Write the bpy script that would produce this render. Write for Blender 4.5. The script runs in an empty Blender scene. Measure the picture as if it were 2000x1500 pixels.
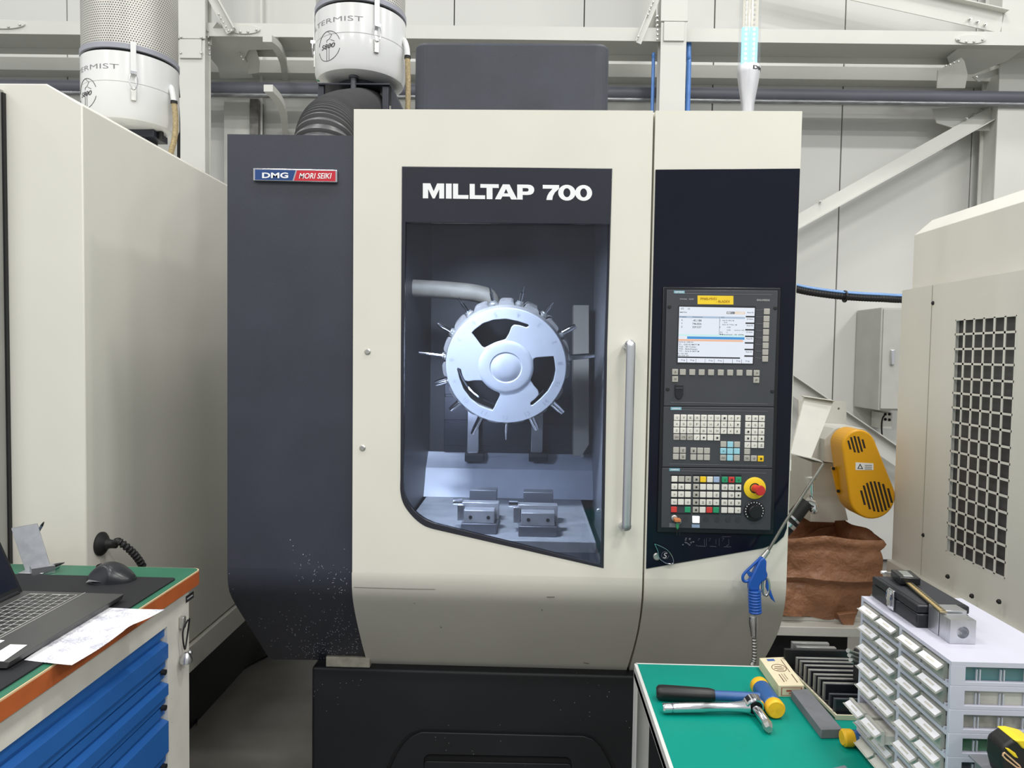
import bpy, bmesh, math, random
from mathutils import Vector, Matrix
from mathutils.geometry import tessellate_polygon
random.seed(7)
SC = bpy.context.scene
COL = SC.collection

# ------------------------------------------------------------------ camera
FPX = 1390.0
CAM = Vector((0.0, -2.0, 1.60))
YAW, PITCH, ROLL = math.radians(1.35), math.radians(2.44), 0.0155
_F = Vector((-math.sin(YAW) * math.cos(PITCH), math.cos(YAW) * math.cos(PITCH), -math.sin(PITCH)))
_R0 = Vector((math.cos(YAW), math.sin(YAW), 0))
_U0 = _R0.cross(_F)
_R = _R0 * math.cos(ROLL) + _U0 * math.sin(ROLL)
_U = _U0 * math.cos(ROLL) - _R0 * math.sin(ROLL)
cd = bpy.data.cameras.new('camera')
cd.sensor_width = 36.0
cd.lens = FPX / 2000.0 * 36.0
cd.clip_start = 0.02
cam = bpy.data.objects.new('camera', cd)
COL.objects.link(cam)
cm = Matrix((_R, _U, -_F)).transposed().to_4x4()
cm.translation = CAM
cam.matrix_world = cm
SC.camera = cam

# ------------------------------------------------------------------ world, lamps, exposure
w = bpy.data.worlds.new('hall_light')
SC.world = w
w.use_nodes = True
w.node_tree.nodes['Background'].inputs[0].default_value = (0.95, 0.98, 1.0, 1)
w.node_tree.nodes['Background'].inputs[1].default_value = 0.56
SC.view_settings.view_transform = 'Standard'
SC.view_settings.look = 'None'
SC.view_settings.gamma = 1.0
SC.view_settings.use_curve_mapping = False
SC.view_settings.exposure = 0.0

def area(name, loc, sx, sy, power, col=(1, 0.985, 0.95), rot=(0, 0, 0), spread=None):
    l = bpy.data.lights.new(name, 'AREA')
    l.shape = 'RECTANGLE'; l.size = sx; l.size_y = sy; l.energy = power; l.color = col
    o = bpy.data.objects.new(name, l)
    o.location = loc; o.rotation_euler = rot
    if spread: l.spread = spread
    COL.objects.link(o)
    return o
# rows of high-bay lamps under the hall roof
for yy, pw in ((-8.0, 112), (-4.5, 100), (-1.2, 85), (1.6, 46)):
    for xx in (-6.3, -2.1, 2.1, 6.3):
        area('high_bay_lamp', (xx, yy, 6.6), 1.2, 0.35, pw * (1.3 if xx > 0 else 0.85))

# ------------------------------------------------------------------ pixel helpers (2000 x 1500 frame) for laying out at a known depth
def ray(px, py):
    return (_F * FPX + _R * (px - 1000.0) - _U * (py - 750.0))
def P(px, py, Y):
    d = ray(px, py); return CAM + d * ((Y - CAM.y) / d.y)
def PX(px, py, X):
    d = ray(px, py); return CAM + d * ((X - CAM.x) / d.x)
def PZ(px, py, Z):
    d = ray(px, py); return CAM + d * ((Z - CAM.z) / d.z)

# ------------------------------------------------------------------ materials
def lin(c):
    return tuple(((v / 255.0) / 12.92 if v / 255.0 <= 0.04045 else ((v / 255.0 + 0.055) / 1.055) ** 2.4) for v in c)
MATS = {}
def mat(name, col, rough=0.5, metal=0.0, var=0.06, scale=6.0, bump=0.0, bscale=200.0, spec=0.5, coat=0.0, bdist=0.002, stretch=None, rvar=0.0, emit=None, estr=0.0):
    if name in MATS: return MATS[name]
    m = bpy.data.materials.new(name); m.use_nodes = True
    nt = m.node_tree; b = nt.nodes['Principled BSDF']
    c = lin(col)
    b.inputs['Roughness'].default_value = rough
    b.inputs['Metallic'].default_value = metal
    b.inputs['Specular IOR Level'].default_value = spec
    if coat: b.inputs['Coat Weight'].default_value = coat; b.inputs['Coat Roughness'].default_value = 0.08
    tc = nt.nodes.new('ShaderNodeTexCoord')
    geo = nt.nodes.new('ShaderNodeNewGeometry')
    mp = nt.nodes.new('ShaderNodeMapping')
    nt.links.new(geo.outputs['Position'], mp.inputs['Vector'])
    if stretch: mp.inputs['Scale'].default_value = stretch
    nz = nt.nodes.new('ShaderNodeTexNoise')
    nz.inputs['Scale'].default_value = scale; nz.inputs['Detail'].default_value = 4.0
    nt.links.new(mp.outputs['Vector'], nz.inputs['Vector'])
    rp = nt.nodes.new('ShaderNodeValToRGB')
    rp.color_ramp.elements[0].position = 0.3; rp.color_ramp.elements[1].position = 0.7
    rp.color_ramp.elements[0].color = tuple(max(0, v * (1 - var)) for v in c) + (1,)
    rp.color_ramp.elements[1].color = tuple(min(1, v * (1 + var)) for v in c) + (1,)
    nt.links.new(nz.outputs['Fac'], rp.inputs['Fac'])
    nt.links.new(rp.outputs['Color'], b.inputs['Base Color'])
    if rvar:
        mr = nt.nodes.new('ShaderNodeMapRange')
        mr.inputs['To Min'].default_value = max(0.02, rough - rvar); mr.inputs['To Max'].default_value = min(1, rough + rvar)
        nt.links.new(nz.outputs['Fac'], mr.inputs['Value']); nt.links.new(mr.outputs['Result'], b.inputs['Roughness'])
    if bump:
        n2 = nt.nodes.new('ShaderNodeTexNoise'); n2.inputs['Scale'].default_value = bscale; n2.inputs['Detail'].default_value = 3
        nt.links.new(mp.outputs['Vector'], n2.inputs['Vector'])
        bp = nt.nodes.new('ShaderNodeBump'); bp.inputs['Strength'].default_value = bump; bp.inputs['Distance'].default_value = bdist
        nt.links.new(n2.outputs['Fac'], bp.inputs['Height']); nt.links.new(bp.outputs['Normal'], b.inputs['Normal'])
    if emit:
        b.inputs['Emission Color'].default_value = lin(emit) + (1,); b.inputs['Emission Strength'].default_value = estr
    MATS[name] = m
    return m
def flecks(m, col, scale, thresh, lo=None, hi=None, axis='Z'):
    """scatter small specks (chips of metal, dirt) over a material, optionally only between two heights"""
    nt = m.node_tree; b = nt.nodes['Principled BSDF']
    src = b.inputs['Base Color'].links[0].from_socket
    geo = nt.nodes.new('ShaderNodeNewGeometry')
    v = nt.nodes.new('ShaderNodeTexVoronoi'); v.inputs['Scale'].default_value = scale; v.inputs['Randomness'].default_value = 1.0
    nt.links.new(geo.outputs['Position'], v.inputs['Vector'])
    n = nt.nodes.new('ShaderNodeTexNoise'); n.inputs['Scale'].default_value = scale * 0.13; n.inputs['Detail'].default_value = 2
    nt.links.new(geo.outputs['Position'], n.inputs['Vector'])
    m1 = nt.nodes.new('ShaderNodeMath'); m1.operation = 'LESS_THAN'; m1.inputs[1].default_value = thresh
    nt.links.new(v.outputs['Distance'], m1.inputs[0])
    m2 = nt.nodes.new('ShaderNodeMath'); m2.operation = 'GREATER_THAN'; m2.inputs[1].default_value = 0.55
    nt.links.new(n.outputs['Fac'], m2.inputs[0])
    m3 = nt.nodes.new('ShaderNodeMath'); m3.operation = 'MULTIPLY'
    nt.links.new(m1.outputs[0], m3.inputs[0]); nt.links.new(m2.outputs[0], m3.inputs[1])
    fac = m3.outputs[0]
    if lo is not None:
        sp = nt.nodes.new('ShaderNodeSeparateXYZ'); nt.links.new(geo.outputs['Position'], sp.inputs[0])
        mr = nt.nodes.new('ShaderNodeMath'); mr.operation = 'COMPARE'; mr.inputs[1].default_value = (lo + hi) / 2; mr.inputs[2].default_value = (hi - lo) / 2
        nt.links.new(sp.outputs[axis], mr.inputs[0])
        m4 = nt.nodes.new('ShaderNodeMath'); m4.operation = 'MULTIPLY'
        nt.links.new(fac, m4.inputs[0]); nt.links.new(mr.outputs[0], m4.inputs[1]); fac = m4.outputs[0]
    mx = nt.nodes.new('ShaderNodeMix'); mx.data_type = 'RGBA'
    nt.links.new(fac, mx.inputs['Factor']); nt.links.new(src, mx.inputs['A']); mx.inputs['B'].default_value = lin(col) + (1,)
    nt.links.new(mx.outputs['Result'], b.inputs['Base Color'])
    return m
def glass(name, tint, rough=0.0, haze=0.0, ior=1.45, hazecol=(200, 205, 215), refl=None):
    """thin sheet: tinted see-through with a mirror-like surface and a little dirt"""
    m = bpy.data.materials.new(name); m.use_nodes = True
    nt = m.node_tree; nt.nodes.clear()
    out = nt.nodes.new('ShaderNodeOutputMaterial')
    tr = nt.nodes.new('ShaderNodeBsdfTransparent'); tr.inputs[0].default_value = tint + (1,)
    gl = nt.nodes.new('ShaderNodeBsdfGlossy'); gl.inputs['Roughness'].default_value = rough
    fr = nt.nodes.new('ShaderNodeFresnel'); fr.inputs[0].default_value = ior
    mx = nt.nodes.new('ShaderNodeMixShader')
    df = nt.nodes.new('ShaderNodeBsdfDiffuse'); df.inputs[0].default_value = lin(hazecol) + (1,)
    m2 = nt.nodes.new('ShaderNodeMixShader')
    nz = nt.nodes.new('ShaderNodeTexNoise'); nz.inputs['Scale'].default_value = 5; nz.inputs['Detail'].default_value = 6
    geo = nt.nodes.new('ShaderNodeNewGeometry'); nt.links.new(geo.outputs['Position'], nz.inputs['Vector'])
    mr = nt.nodes.new('ShaderNodeMapRange'); mr.inputs['From Min'].default_value = 0.35; mr.inputs['From Max'].default_value = 0.7
    mr.inputs['To Min'].default_value = haze * 0.5; mr.inputs['To Max'].default_value = haze * 1.5
    nt.links.new(nz.outputs['Fac'], mr.inputs['Value'])
    nt.links.new(mr.outputs['Result'], m2.inputs[0])
    nt.links.new(tr.outputs[0], m2.inputs[1]); nt.links.new(df.outputs[0], m2.inputs[2])
    if refl is None: nt.links.new(fr.outputs[0], mx.inputs[0])
    else: mx.inputs[0].default_value = refl
    nt.links.new(m2.outputs[0], mx.inputs[1]); nt.links.new(m2.outputs[0], mx.inputs[1]); nt.links.new(gl.outputs[0], mx.inputs[2])
    nt.links.new(mx.outputs[0], out.inputs[0])
    MATS[name] = m
    return m

# ------------------------------------------------------------------ objects
WL = {}
def wloc(o):
    return WL.get(o.name, Vector((0, 0, 0))) if o else Vector((0, 0, 0))
def stuff(o):
    o['kind'] = 'stuff'; return o
def tag(o, label=None, cat=None, group=None, kind=None):
    if label: o['label'] = label
    if cat: o['category'] = cat
    if group: o['group'] = group
    if kind: o['kind'] = kind
    return o
def link(name, data, loc, parent=None, rot=None):
    o = bpy.data.objects.new(name, data)
    COL.objects.link(o)
    o.location = loc
    if rot is not None: o.rotation_euler = rot
    if parent is not None:
        o.parent = parent
        o.matrix_parent_inverse = Matrix.Translation(-wloc(parent))
    WL[o.name] = Vector(loc)
    return o
def thing(name, loc, label, cat, group=None):
    o = link(name, None, loc)
    o.empty_display_size = 0.05
    return tag(o, label, cat, group)

def fill(loops):
    """triangles (indices into the flattened loops) of a planar outline with holes"""
    bm = bmesh.new(); ix = {}; es = []; k = 0
    for l in loops:
        vs = []
        for p in l:
            v = bm.verts.new(p); ix[v] = k; k += 1; vs.append(v)
        for i in range(len(vs)): es.append(bm.edges.new((vs[i], vs[(i + 1) % len(vs)])))
    n = Vector(); l = loops[0]; c = sum(l, Vector()) / len(l)
    for i in range(len(l)): n += (l[i] - c).cross(l[(i + 1) % len(l)] - c)
    bmesh.ops.triangle_fill(bm, use_beauty=True, use_dissolve=False, edges=es, normal=n.normalized())
    out = [tuple(ix[v] for v in f.verts) for f in bm.faces]
    bm.free()
    return out
class MB:
    def __init__(self, m=None):
        self.v = []; self.f = []; self.m = m or Matrix.Identity(4)
    def add(self, vs, fs):
        n = len(self.v)
        self.v += [self.m @ Vector(p) for p in vs]
        self.f += [[i + n for i in f] for f in fs]
        return self
    def box(self, x0, x1, y0, y1, z0, z1):
        return self.add([(x0, y0, z0), (x1, y0, z0), (x1, y1, z0), (x0, y1, z0), (x0, y0, z1), (x1, y0, z1), (x1, y1, z1), (x0, y1, z1)],
                        [(3, 2, 1, 0), (4, 5, 6, 7), (0, 1, 5, 4), (1, 2, 6, 5), (2, 3, 7, 6), (3, 0, 4, 7)])
    def hexa(self, p):
        return self.add(p, [(3, 2, 1, 0), (4, 5, 6, 7), (0, 1, 5, 4), (1, 2, 6, 5), (2, 3, 7, 6), (3, 0, 4, 7)])
    def prism(self, loops, vec):
        """loops: outer loop of 3D points (planar) and holes; extruded by vec"""
        loops = [[Vector(p) for p in l] for l in loops]; vec = Vector(vec)
        flat = [p for l in loops for p in l]; n = len(flat)
        fs = []
        if len(loops) == 1:
            fs = [tuple(range(n)), tuple(range(n, 2 * n))[::-1]]; tris = []
        else:
            tris = fill(loops)
        for t in tris:
            nrm = (flat[t[1]] - flat[t[0]]).cross(flat[t[2]] - flat[t[0]])
            t = tuple(t) if nrm.dot(vec) < 0 else (t[2], t[1], t[0])
            fs.append(t); fs.append((t[2] + n, t[1] + n, t[0] + n))
        k = 0
        for l in loops:
            for i in range(len(l)):
                a, b = k + i, k + (i + 1) % len(l)
                fs.append((a, b, b + n, a + n))
            k += len(l)
        return self.add(flat + [p + vec for p in flat], fs)
    def tube(self, pts, r, n=10, cap=True, ry=None, up=None):
        pts = [Vector(p) for p in pts]
        rs = r if isinstance(r, (list, tuple)) else [r] * len(pts)
        vs = []; fs = []
        t0 = (pts[1] - pts[0]).normalized()
        u = Vector(up) if up else (Vector((0, 0, 1)) if abs(t0.z) < 0.9 else Vector((1, 0, 0)))
        for i, p in enumerate(pts):
            if i == 0: t = pts[1] - pts[0]
            elif i == len(pts) - 1: t = pts[i] - pts[i - 1]
            else: t = (pts[i + 1] - pts[i]).normalized() + (pts[i] - pts[i - 1]).normalized()
            t = t.normalized() if t.length > 1e-9 else t0
            a = (u - t * u.dot(t))
            a = a.normalized() if a.length > 1e-6 else t.orthogonal().normalized()
            u = a; b = t.cross(a)
            for k in range(n):
                th = 2 * math.pi * k / n
                vs.append(p + a * (rs[i] * math.cos(th)) + b * ((ry[i] if ry else rs[i]) * math.sin(th)))
        for i in range(len(pts) - 1):
            for k in range(n):
                k2 = (k + 1) % n
                fs.append((i * n + k, i * n + k2, (i + 1) * n + k2, (i + 1) * n + k))
        if cap:
            fs.append(tuple(range(n))[::-1]); fs.append(tuple((len(pts) - 1) * n + k for k in range(n)))
        return self.add(vs, fs)
    def lathe(self, prof, n=32, org=(0, 0, 0), axis=(0, 0, 1), cap=True):
        """prof: (radius, height along axis)"""
        axis = Vector(axis).normalized(); org = Vector(org)
        a = axis.orthogonal().normalized()
        if abs(axis.z) > 0.99: a = Vector((1, 0, 0))
        b = axis.cross(a)
        vs = []; fs = []
        for r, h in prof:
            for k in range(n):
                th = 2 * math.pi * k / n
                vs.append(org + axis * h + (a * math.cos(th) + b * math.sin(th)) * max(r, 1e-5))
        for i in range(len(prof) - 1):
            for k in range(n):
                k2 = (k + 1) % n
                fs.append((i * n + k, i * n + k2, (i + 1) * n + k2, (i + 1) * n + k))
        if cap:
            fs.append(tuple(range(n))[::-1]); fs.append(tuple((len(prof) - 1) * n + k for k in range(n)))
        return self.add(vs, fs)
    def grid(self, rows, flip=False):
        """rows of equal-length point lists"""
        n = len(rows[0]); vs = [p for r in rows for p in r]; fs = []
        for i in range(len(rows) - 1):
            for k in range(n - 1):
                f = (i * n + k, i * n + k + 1, (i + 1) * n + k + 1, (i + 1) * n + k)
                fs.append(f[::-1] if flip else f)
        return self.add(vs, fs)
    def mesh(self, name, material, bevel=0.0, seg=2, smooth=None, center=True, fix=True):
        c = Vector((0, 0, 0))
        if center and self.v:
            lo = Vector([min(p[i] for p in self.v) for i in range(3)]); hi = Vector([max(p[i] for p in self.v) for i in range(3)])
            c = (lo + hi) / 2
        me = bpy.data.meshes.new(name)
        me.from_pydata([p - c for p in self.v], [], self.f)
        bm = bmesh.new(); bm.from_mesh(me)
        bmesh.ops.remove_doubles(bm, verts=bm.verts, dist=1e-6)
        if fix: bmesh.ops.recalc_face_normals(bm, faces=bm.faces)
        if bevel:
            ed = [e for e in bm.edges if len(e.link_faces) == 2 and e.calc_face_angle(0) > 0.6]
            res = bmesh.ops.bevel(bm, geom=ed, offset=bevel, segments=seg, affect='EDGES', profile=0.5, clamp_overlap=True)
            if smooth is None:
                for f in res['faces']: f.smooth = True
        if smooth is not None:
            for f in bm.faces: f.smooth = True
            for e in bm.edges:
                if len(e.link_faces) != 2 or e.calc_face_angle(0) > smooth: e.smooth = False
        bm.to_mesh(me); bm.free()
        if material: me.materials.append(material)
        return me, c
    def obj(self, name, material, parent=None, bevel=0.0, seg=2, smooth=None, label=None, fix=True):
        me, c = self.mesh(name, material, bevel, seg, smooth, fix=fix)
        o = link(name, me, c, parent)
        if label: o['label'] = label
        return o
def plate(name, loops, Y, thick, material, parent=None, bevel=0.0, label=None, seg=2):
    """plate parallel to the machine front: loops in picture coordinates laid on the plane y = Y, thickness backwards"""
    return MB().prism([[P(x, y, Y) for x, y in l] for l in loops], (0, thick, 0)).obj(name, material, parent, bevel, seg=seg, label=label)
def pbox(name, x0, x1, y0, y1, Y, thick, material, parent=None, bevel=0.0, label=None):
    """box whose front face fills the picture rectangle at depth Y (sides kept upright)"""
    a = P(x0, y0, Y); b = P(x1, y1, Y); c = P((x0 + x1) / 2, (y0 + y1) / 2, Y)
    hw = (P(x1, (y0 + y1) / 2, Y).x - P(x0, (y0 + y1) / 2, Y).x) / 2
    hh = (P((x0 + x1) / 2, y0, Y).z - P((x0 + x1) / 2, y1, Y).z) / 2
    return MB().box(c.x - hw, c.x + hw, Y, Y + thick, c.z - hh, c.z + hh).obj(name, material, parent, bevel, label=label)
_TXT = {}
def glyphs(s, offset=0.0, shear=0.0):
    k = (s, offset, shear)
    if k in _TXT: return _TXT[k]
    cu = bpy.data.curves.new('t', 'FONT'); cu.body = s; cu.size = 1; cu.offset = offset; cu.shear = shear; cu.resolution_u = 3
    o = bpy.data.objects.new('t', cu); COL.objects.link(o)
    dg = bpy.context.evaluated_depsgraph_get()
    me = bpy.data.meshes.new_from_object(o.evaluated_get(dg))
    vs = [v.co.copy() for v in me.vertices]; fs = [tuple(p.vertices) for p in me.polygons]
    bpy.data.objects.remove(o); bpy.data.curves.remove(cu); bpy.data.meshes.remove(me)
    if not vs: vs = [Vector((0, 0, 0))]
    lo = Vector((min(v.x for v in vs), min(v.y for v in vs), 0)); hi = Vector((max(v.x for v in vs), max(v.y for v in vs), 0))
    _TXT[k] = (vs, fs, lo, hi)
    return _TXT[k]
def add_text(mb, s, org, xv, yv, offset=0.0, shear=0.0):
    """fit the text into the parallelogram org, org + xv (width), org + yv (height)"""
    vs, fs, lo, hi = glyphs(s, offset, shear)
    sx = 1 / max(1e-6, hi.x - lo.x); sy = 1 / max(1e-6, hi.y - lo.y)
    org, xv, yv = Vector(org), Vector(xv), Vector(yv)
    mb.add([org + xv * ((v.x - lo.x) * sx) + yv * ((v.y - lo.y) * sy) for v in vs], fs)
    return mb
def text(name, s, org, xv, yv, material, parent=None, offset=0.0, shear=0.0, label=None, lift=0.0004):
    n = Vector(xv).cross(Vector(yv)).normalized() * lift
    return add_text(MB(), s, Vector(org) + n, xv, yv, offset, shear).obj(name, material, parent, label=label, fix=False)
def ptext(name, s, x0, x1, y0, y1, Y, material, parent=None, **kw):
    a = P(x0, y1, Y); b = P(x1, y1, Y); c = P(x0, y0, Y)
    return text(name, s, a, b - a, Vector((0, 0, c.z - a.z)), material, parent, **kw)
def arc(cx, cy, r, a0, a1, n):
    return [(cx + r * math.cos(math.radians(a0 + (a1 - a0) * i / n)), cy + r * math.sin(math.radians(a0 + (a1 - a0) * i / n))) for i in range(n + 1)]
def smooth_path(pts, n=8):
    """Catmull-Rom through the points"""
    pts = [Vector(p) for p in pts]; out = []
    for i in range(len(pts) - 1):
        p0 = pts[max(i - 1, 0)]; p1 = pts[i]; p2 = pts[i + 1]; p3 = pts[min(i + 2, len(pts) - 1)]
        for k in range(n):
            t = k / n
            out.append(0.5 * ((2 * p1) + (p2 - p0) * t + (2 * p0 - 5 * p1 + 4 * p2 - p3) * t * t + (3 * p1 - p0 - 3 * p2 + p3) * t ** 3))
    out.append(pts[-1])
    return out
def inst(name, me, loc, parent=None, rot=None):
    return link(name, me, loc, parent, rot)

# shared materials
M_cream = mat('cream_paint', (222, 219, 207), 0.38, var=0.03, scale=3, bump=0.05, bscale=400)
M_door = mat('cream_door_paint', (222, 219, 207), 0.36, var=0.03, scale=3, bump=0.05, bscale=400)
M_white = mat('grey_white_paint', (222, 222, 214), 0.4, var=0.03, scale=3)
M_steel = mat('steel_frame_paint', (205, 205, 199), 0.45, var=0.04, scale=2)
M_wall = mat('wall_panel_paint', (203, 203, 199), 0.42, var=0.02, scale=1.2)
M_navy = mat('dark_textured_paint', (38, 41, 51), 0.48, var=0.12, scale=9, bump=0.25, bscale=700)
M_black = mat('black_paint', (24, 25, 28), 0.5, var=0.12, scale=8)
M_base = mat('black_base_paint', (26, 28, 32), 0.45, var=0.15, scale=5)
flecks(M_base, (190, 190, 190), 60, 0.06)
M_gloss = mat('dark_gloss_panel', (18, 21, 35), 0.14, var=0.05, scale=3, spec=0.25)
M_alu = mat('bare_aluminium', (205, 206, 210), 0.3, 1.0, var=0.05, scale=30, stretch=(1, 1, 8))
M_chrome = mat('chrome', (225, 225, 228), 0.12, 1.0, var=0.02)
M_zinc = mat('zinc_bolt', (190, 190, 186), 0.35, 0.8, var=0.1, scale=40)
M_rub = mat('black_rubber', (22, 22, 24), 0.6, var=0.1, scale=20)
M_dark = mat('dark_void', (12, 12, 14), 0.8)
M_print = mat('black_print', (40, 40, 42), 0.6)
M_wprint = mat('white_print', (240, 240, 242), 0.5, var=0.01)
M_floor = mat('dark_floor', (112, 110, 104), 0.5, var=0.35, scale=2.2, bump=0.2, bscale=60, rvar=0.15)

# ================================================================== SETTING
RW = Matrix.Rotation(0.0145, 4, 'Z')
RWi = RW.inverted()
def pw(px, py, Y):
    c = RWi @ CAM; d = RWi.to_3x3() @ ray(px, py)
    return c + d * ((Y - c.y) / d.y)
fl = MB().box(-7, 7, -9, 5, -0.1, 0).obj('floor', M_floor); tag(fl, kind='structure')
wb = MB(RW).box(-7, 7, 3.62, 3.72, 0, 7.2).obj('wall_back', mat('wall_core', (120, 120, 118), 0.7)); tag(wb, kind='structure')
seam = pw(1643, 250, 3.6).x
pm, _ = MB(RW).box(-0.496, 0.496, -0.012, 0.02, 0.02, 7.18).mesh('panel', M_wall, bevel=0.004)
for i in range(-7, 7):
    x = seam + 0.5 + i * 1.0
    if -6.4 < x < 6.4:
        c = RW @ Vector((x, 3.6 + 0.004, 3.6)); inst('panel', pm, c, wb)

def hsec(mb, p0, p1, w, d, tf=0.012, tw=0.01, front=(0, -1, 0)):
    """H section from p0 to p1; flanges of width w face `front`, overall depth d behind the front face"""
    p0, p1 = Vector(p0), Vector(p1); t = (p1 - p0).normalized(); f = -Vector(front); f = (f - t * f.dot(t)).normalized(); s = t.cross(f)
    def slab(s0, s1, d0, d1):
        mb.hexa([p0 + s * s0 + f * d0, p0 + s * s1 + f * d0, p0 + s * s1 + f * d1, p0 + s * s0 + f * d1,
                 p1 + s * s0 + f * d0, p1 + s * s1 + f * d0, p1 + s * s1 + f * d1, p1 + s * s0 + f * d1])
    slab(-w / 2, w / 2, 0, tf); slab(-w / 2, w / 2, d - tf, d); slab(-tw / 2, tw / 2, tf, d - tf)
    return mb
def lsec(mb, p0, p1, w, depth, t=0.008, side=1):
    """angle iron: a face of width w towards the viewer and a flange standing back (depth) on one edge"""
    p0, p1 = Vector(p0), Vector(p1); a = (p1 - p0).normalized(); f = Vector((0, 1, 0)); f = (f - a * f.dot(a)).normalized(); s = a.cross(f) * side
    def slab(s0, s1, d0, d1):
        mb.hexa([p0 + s * s0 + f * d0, p0 + s * s1 + f * d0, p0 + s * s1 + f * d1, p0 + s * s0 + f * d1,
                 p1 + s * s0 + f * d0, p1 + s * s1 + f * d0, p1 + s * s1 + f * d1, p1 + s * s0 + f * d1])
    slab(-w / 2, w / 2, 0, t); slab(w / 2 - t, w / 2, -depth, 0)
    return mb
boltm, _ = MB().lathe([(0.011, 0), (0.011, 0.009), (0.006, 0.009), (0.006, 0.02)], 6, axis=(0, -1, 0)).mesh('bolt', M_zinc)
smallm, _ = MB().lathe([(0.008, 0), (0.008, 0.006), (0.004, 0.008)], 8, axis=(0, -1, 0)).mesh('bolt', M_zinc)
def bolts(parent, pts, Y, me=None, pl=pw):
    for x, y in pts:
        inst('bolt', me or boltm, (RW @ pl(x, y, Y)) if pl is pw else pl(x, y, Y), parent)

# long upper girder
zt, zb = pw(200, 42, 3.0).z, pw(200, 68, 3.0).z
g = hsec(MB(RW), (-5.6, 3.0, (zt + zb) / 2), (5.6, 3.0, (zt + zb) / 2), zt - zb, 0.34, 0.010, 0.008)
girder = g.obj('steel_girder', M_steel); tag(girder, 'long pale steel girder running across the wall above the pipes', 'beam')
for (xc, yc, rx) in ((8, 47, 40), (478, 57, 30), (1897, 76, 30)):
    ring = [[pw(xc + rx * math.cos(t * math.pi / 12) * 1.0, yc + 9 * math.sin(t * math.pi / 12), 2.99) for t in range(24)]]
    MB(RW).prism(ring, (0, 0.01, 0)).obj('splice_plate', M_steel, girder, bevel=0.002)
    bolts(girder, [(xc - rx * 0.8, yc + 1), (xc - rx * 0.3, yc + 5), (xc + rx * 0.2, yc + 5), (xc + rx * 0.75, yc + 1)], 2.985, smallm)
# lower girt fixed to the wall
zt, zb = pw(200, 113, 3.45).z, pw(200, 138, 3.45).z
g = MB(RW).box(-5.6, 5.6, 3.45, 3.456, zb, zt).box(-5.6, 5.6, 3.456, 3.585, zt - 0.006, zt).box(-5.6, 5.6, 3.456, 3.585, zb, zb + 0.006)
g = g.obj('wall_girt', M_steel); tag(g, 'narrow pale steel girt fixed to the wall below the girder', 'beam')

# columns
def column(px0, px1, Y, depth, ztop, ysplice, label):
    a = pw(px0, 150, Y); b = pw(px1, 150, Y); zs = pw((px0 + px1) / 2, ysplice, Y).z
    cx = (a.x + b.x) / 2; wd = b.x - a.x
    t = thing('steel_column', RW @ Vector((cx, Y + depth / 2, 0)), label, 'column')
    m = MB(RW)
    hsec(m, (cx, Y, 0), (cx, Y, zs - 0.004), wd, depth, 0.014, 0.012)
    m.obj('column_shaft', M_steel, t, bevel=0.002)
    m = MB(RW); hsec(m, (cx, Y - 0.006, zs + 0.004), (cx, Y - 0.006, ztop), wd * 1.06, depth + 0.012, 0.014, 0.012)
    m.obj('column_shaft', M_steel, t, bevel=0.002)
    m = MB(RW).box(cx - wd * 0.4, cx + wd * 0.4, Y - 0.012, Y, zs - 0.13, zs - 0.002)
    m.obj('splice_plate', M_steel, t, bevel=0.002)
    m = MB(RW).box(cx - wd * 0.42, cx + wd * 0.42, Y + 0.016, Y + depth - 0.016, zs - 1.8, zs + 0.7)
    m.obj('column_casing', M_steel, t)
    return t
colA = column(347, 400, 2.95, 0.10, 7.0, 77, 'pale steel column standing behind the grey machine on the left')
bolts(colA, [(353, 72), (393, 73), (353, 103), (393, 103)], 2.935, smallm)
colB = column(1289, 1339, 2.95, 0.12, 7.0, 43, 'pale steel column behind the control pillar, left of the signal tower')
bolts(colB, [(1284, 32 + k * 9) for k in range(6)], 3.0, boltm)
colC = column(1952, 2034, 3.3, 0.20, 7.0, -60, 'pale steel column at the far right edge beside the diagonal braces')

# knee gussets at the girder ends (slanted plates)
def slant(pts, y0, y1, Y0, Y1):
    return [pw(x, y, Y0 + (Y1 - Y0) * (y - y0) / (y1 - y0)) for x, y in pts]
def planar(pts):
    c = sum(pts, Vector()) / len(pts); n = Vector()
    for i in range(len(pts)): n += (pts[i] - c).cross(pts[(i + 1) % len(pts)] - c)
    n.normalize(); return [p - n * (p - c).dot(n) for p in pts]
t = thing('knee_gusset', RW @ pw(440, 150, 3.2), 'grey slanted gusset plate bolted between left column and girder', 'gusset')
MB(RW).prism([planar(slant([(410, 62), (424, 44), (447, 68), (545, 70), (540, 96), (486, 97), (478, 112), (493, 153), (430, 155), (425, 130), (410, 112)], 60, 155, 3.02, 3.42))], (0, 0.006, 0.006)).obj('plate', M_steel, t)
lsec(MB(RW), pw(385, -60, 2.97), pw(452, 62, 2.97), 0.07, 0.03).obj('strut', M_steel, t)
bolts(t, [(427, 28), (431, 36), (436, 44), (441, 52), (446, 60), (452, 60)], 2.95, smallm)
bolts(t, [(405, 60), (406, 72), (407, 84), (408, 96), (409, 106)], 2.99, smallm)
MB(RW).prism([slant([(462, 108), (472, 95), (500, 96), (507, 120), (505, 142), (485, 145), (484, 122)], 60, 155, 3.1, 3.4)], (0, 0.008, 0)).obj('cleat', M_steel, t)
bolts(t, [(467, 104), (471, 110), (475, 116)], 3.17, smallm)
t = thing('knee_gusset', RW @ pw(1260, 80, 3.0), 'pale slanted strut plate bolted left of the middle steel column', 'gusset')
lsec(MB(RW), pw(1246, 84, 2.96), pw(1298, -40, 2.96), 0.045, 0.02).obj('strut', M_steel, t)
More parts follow.
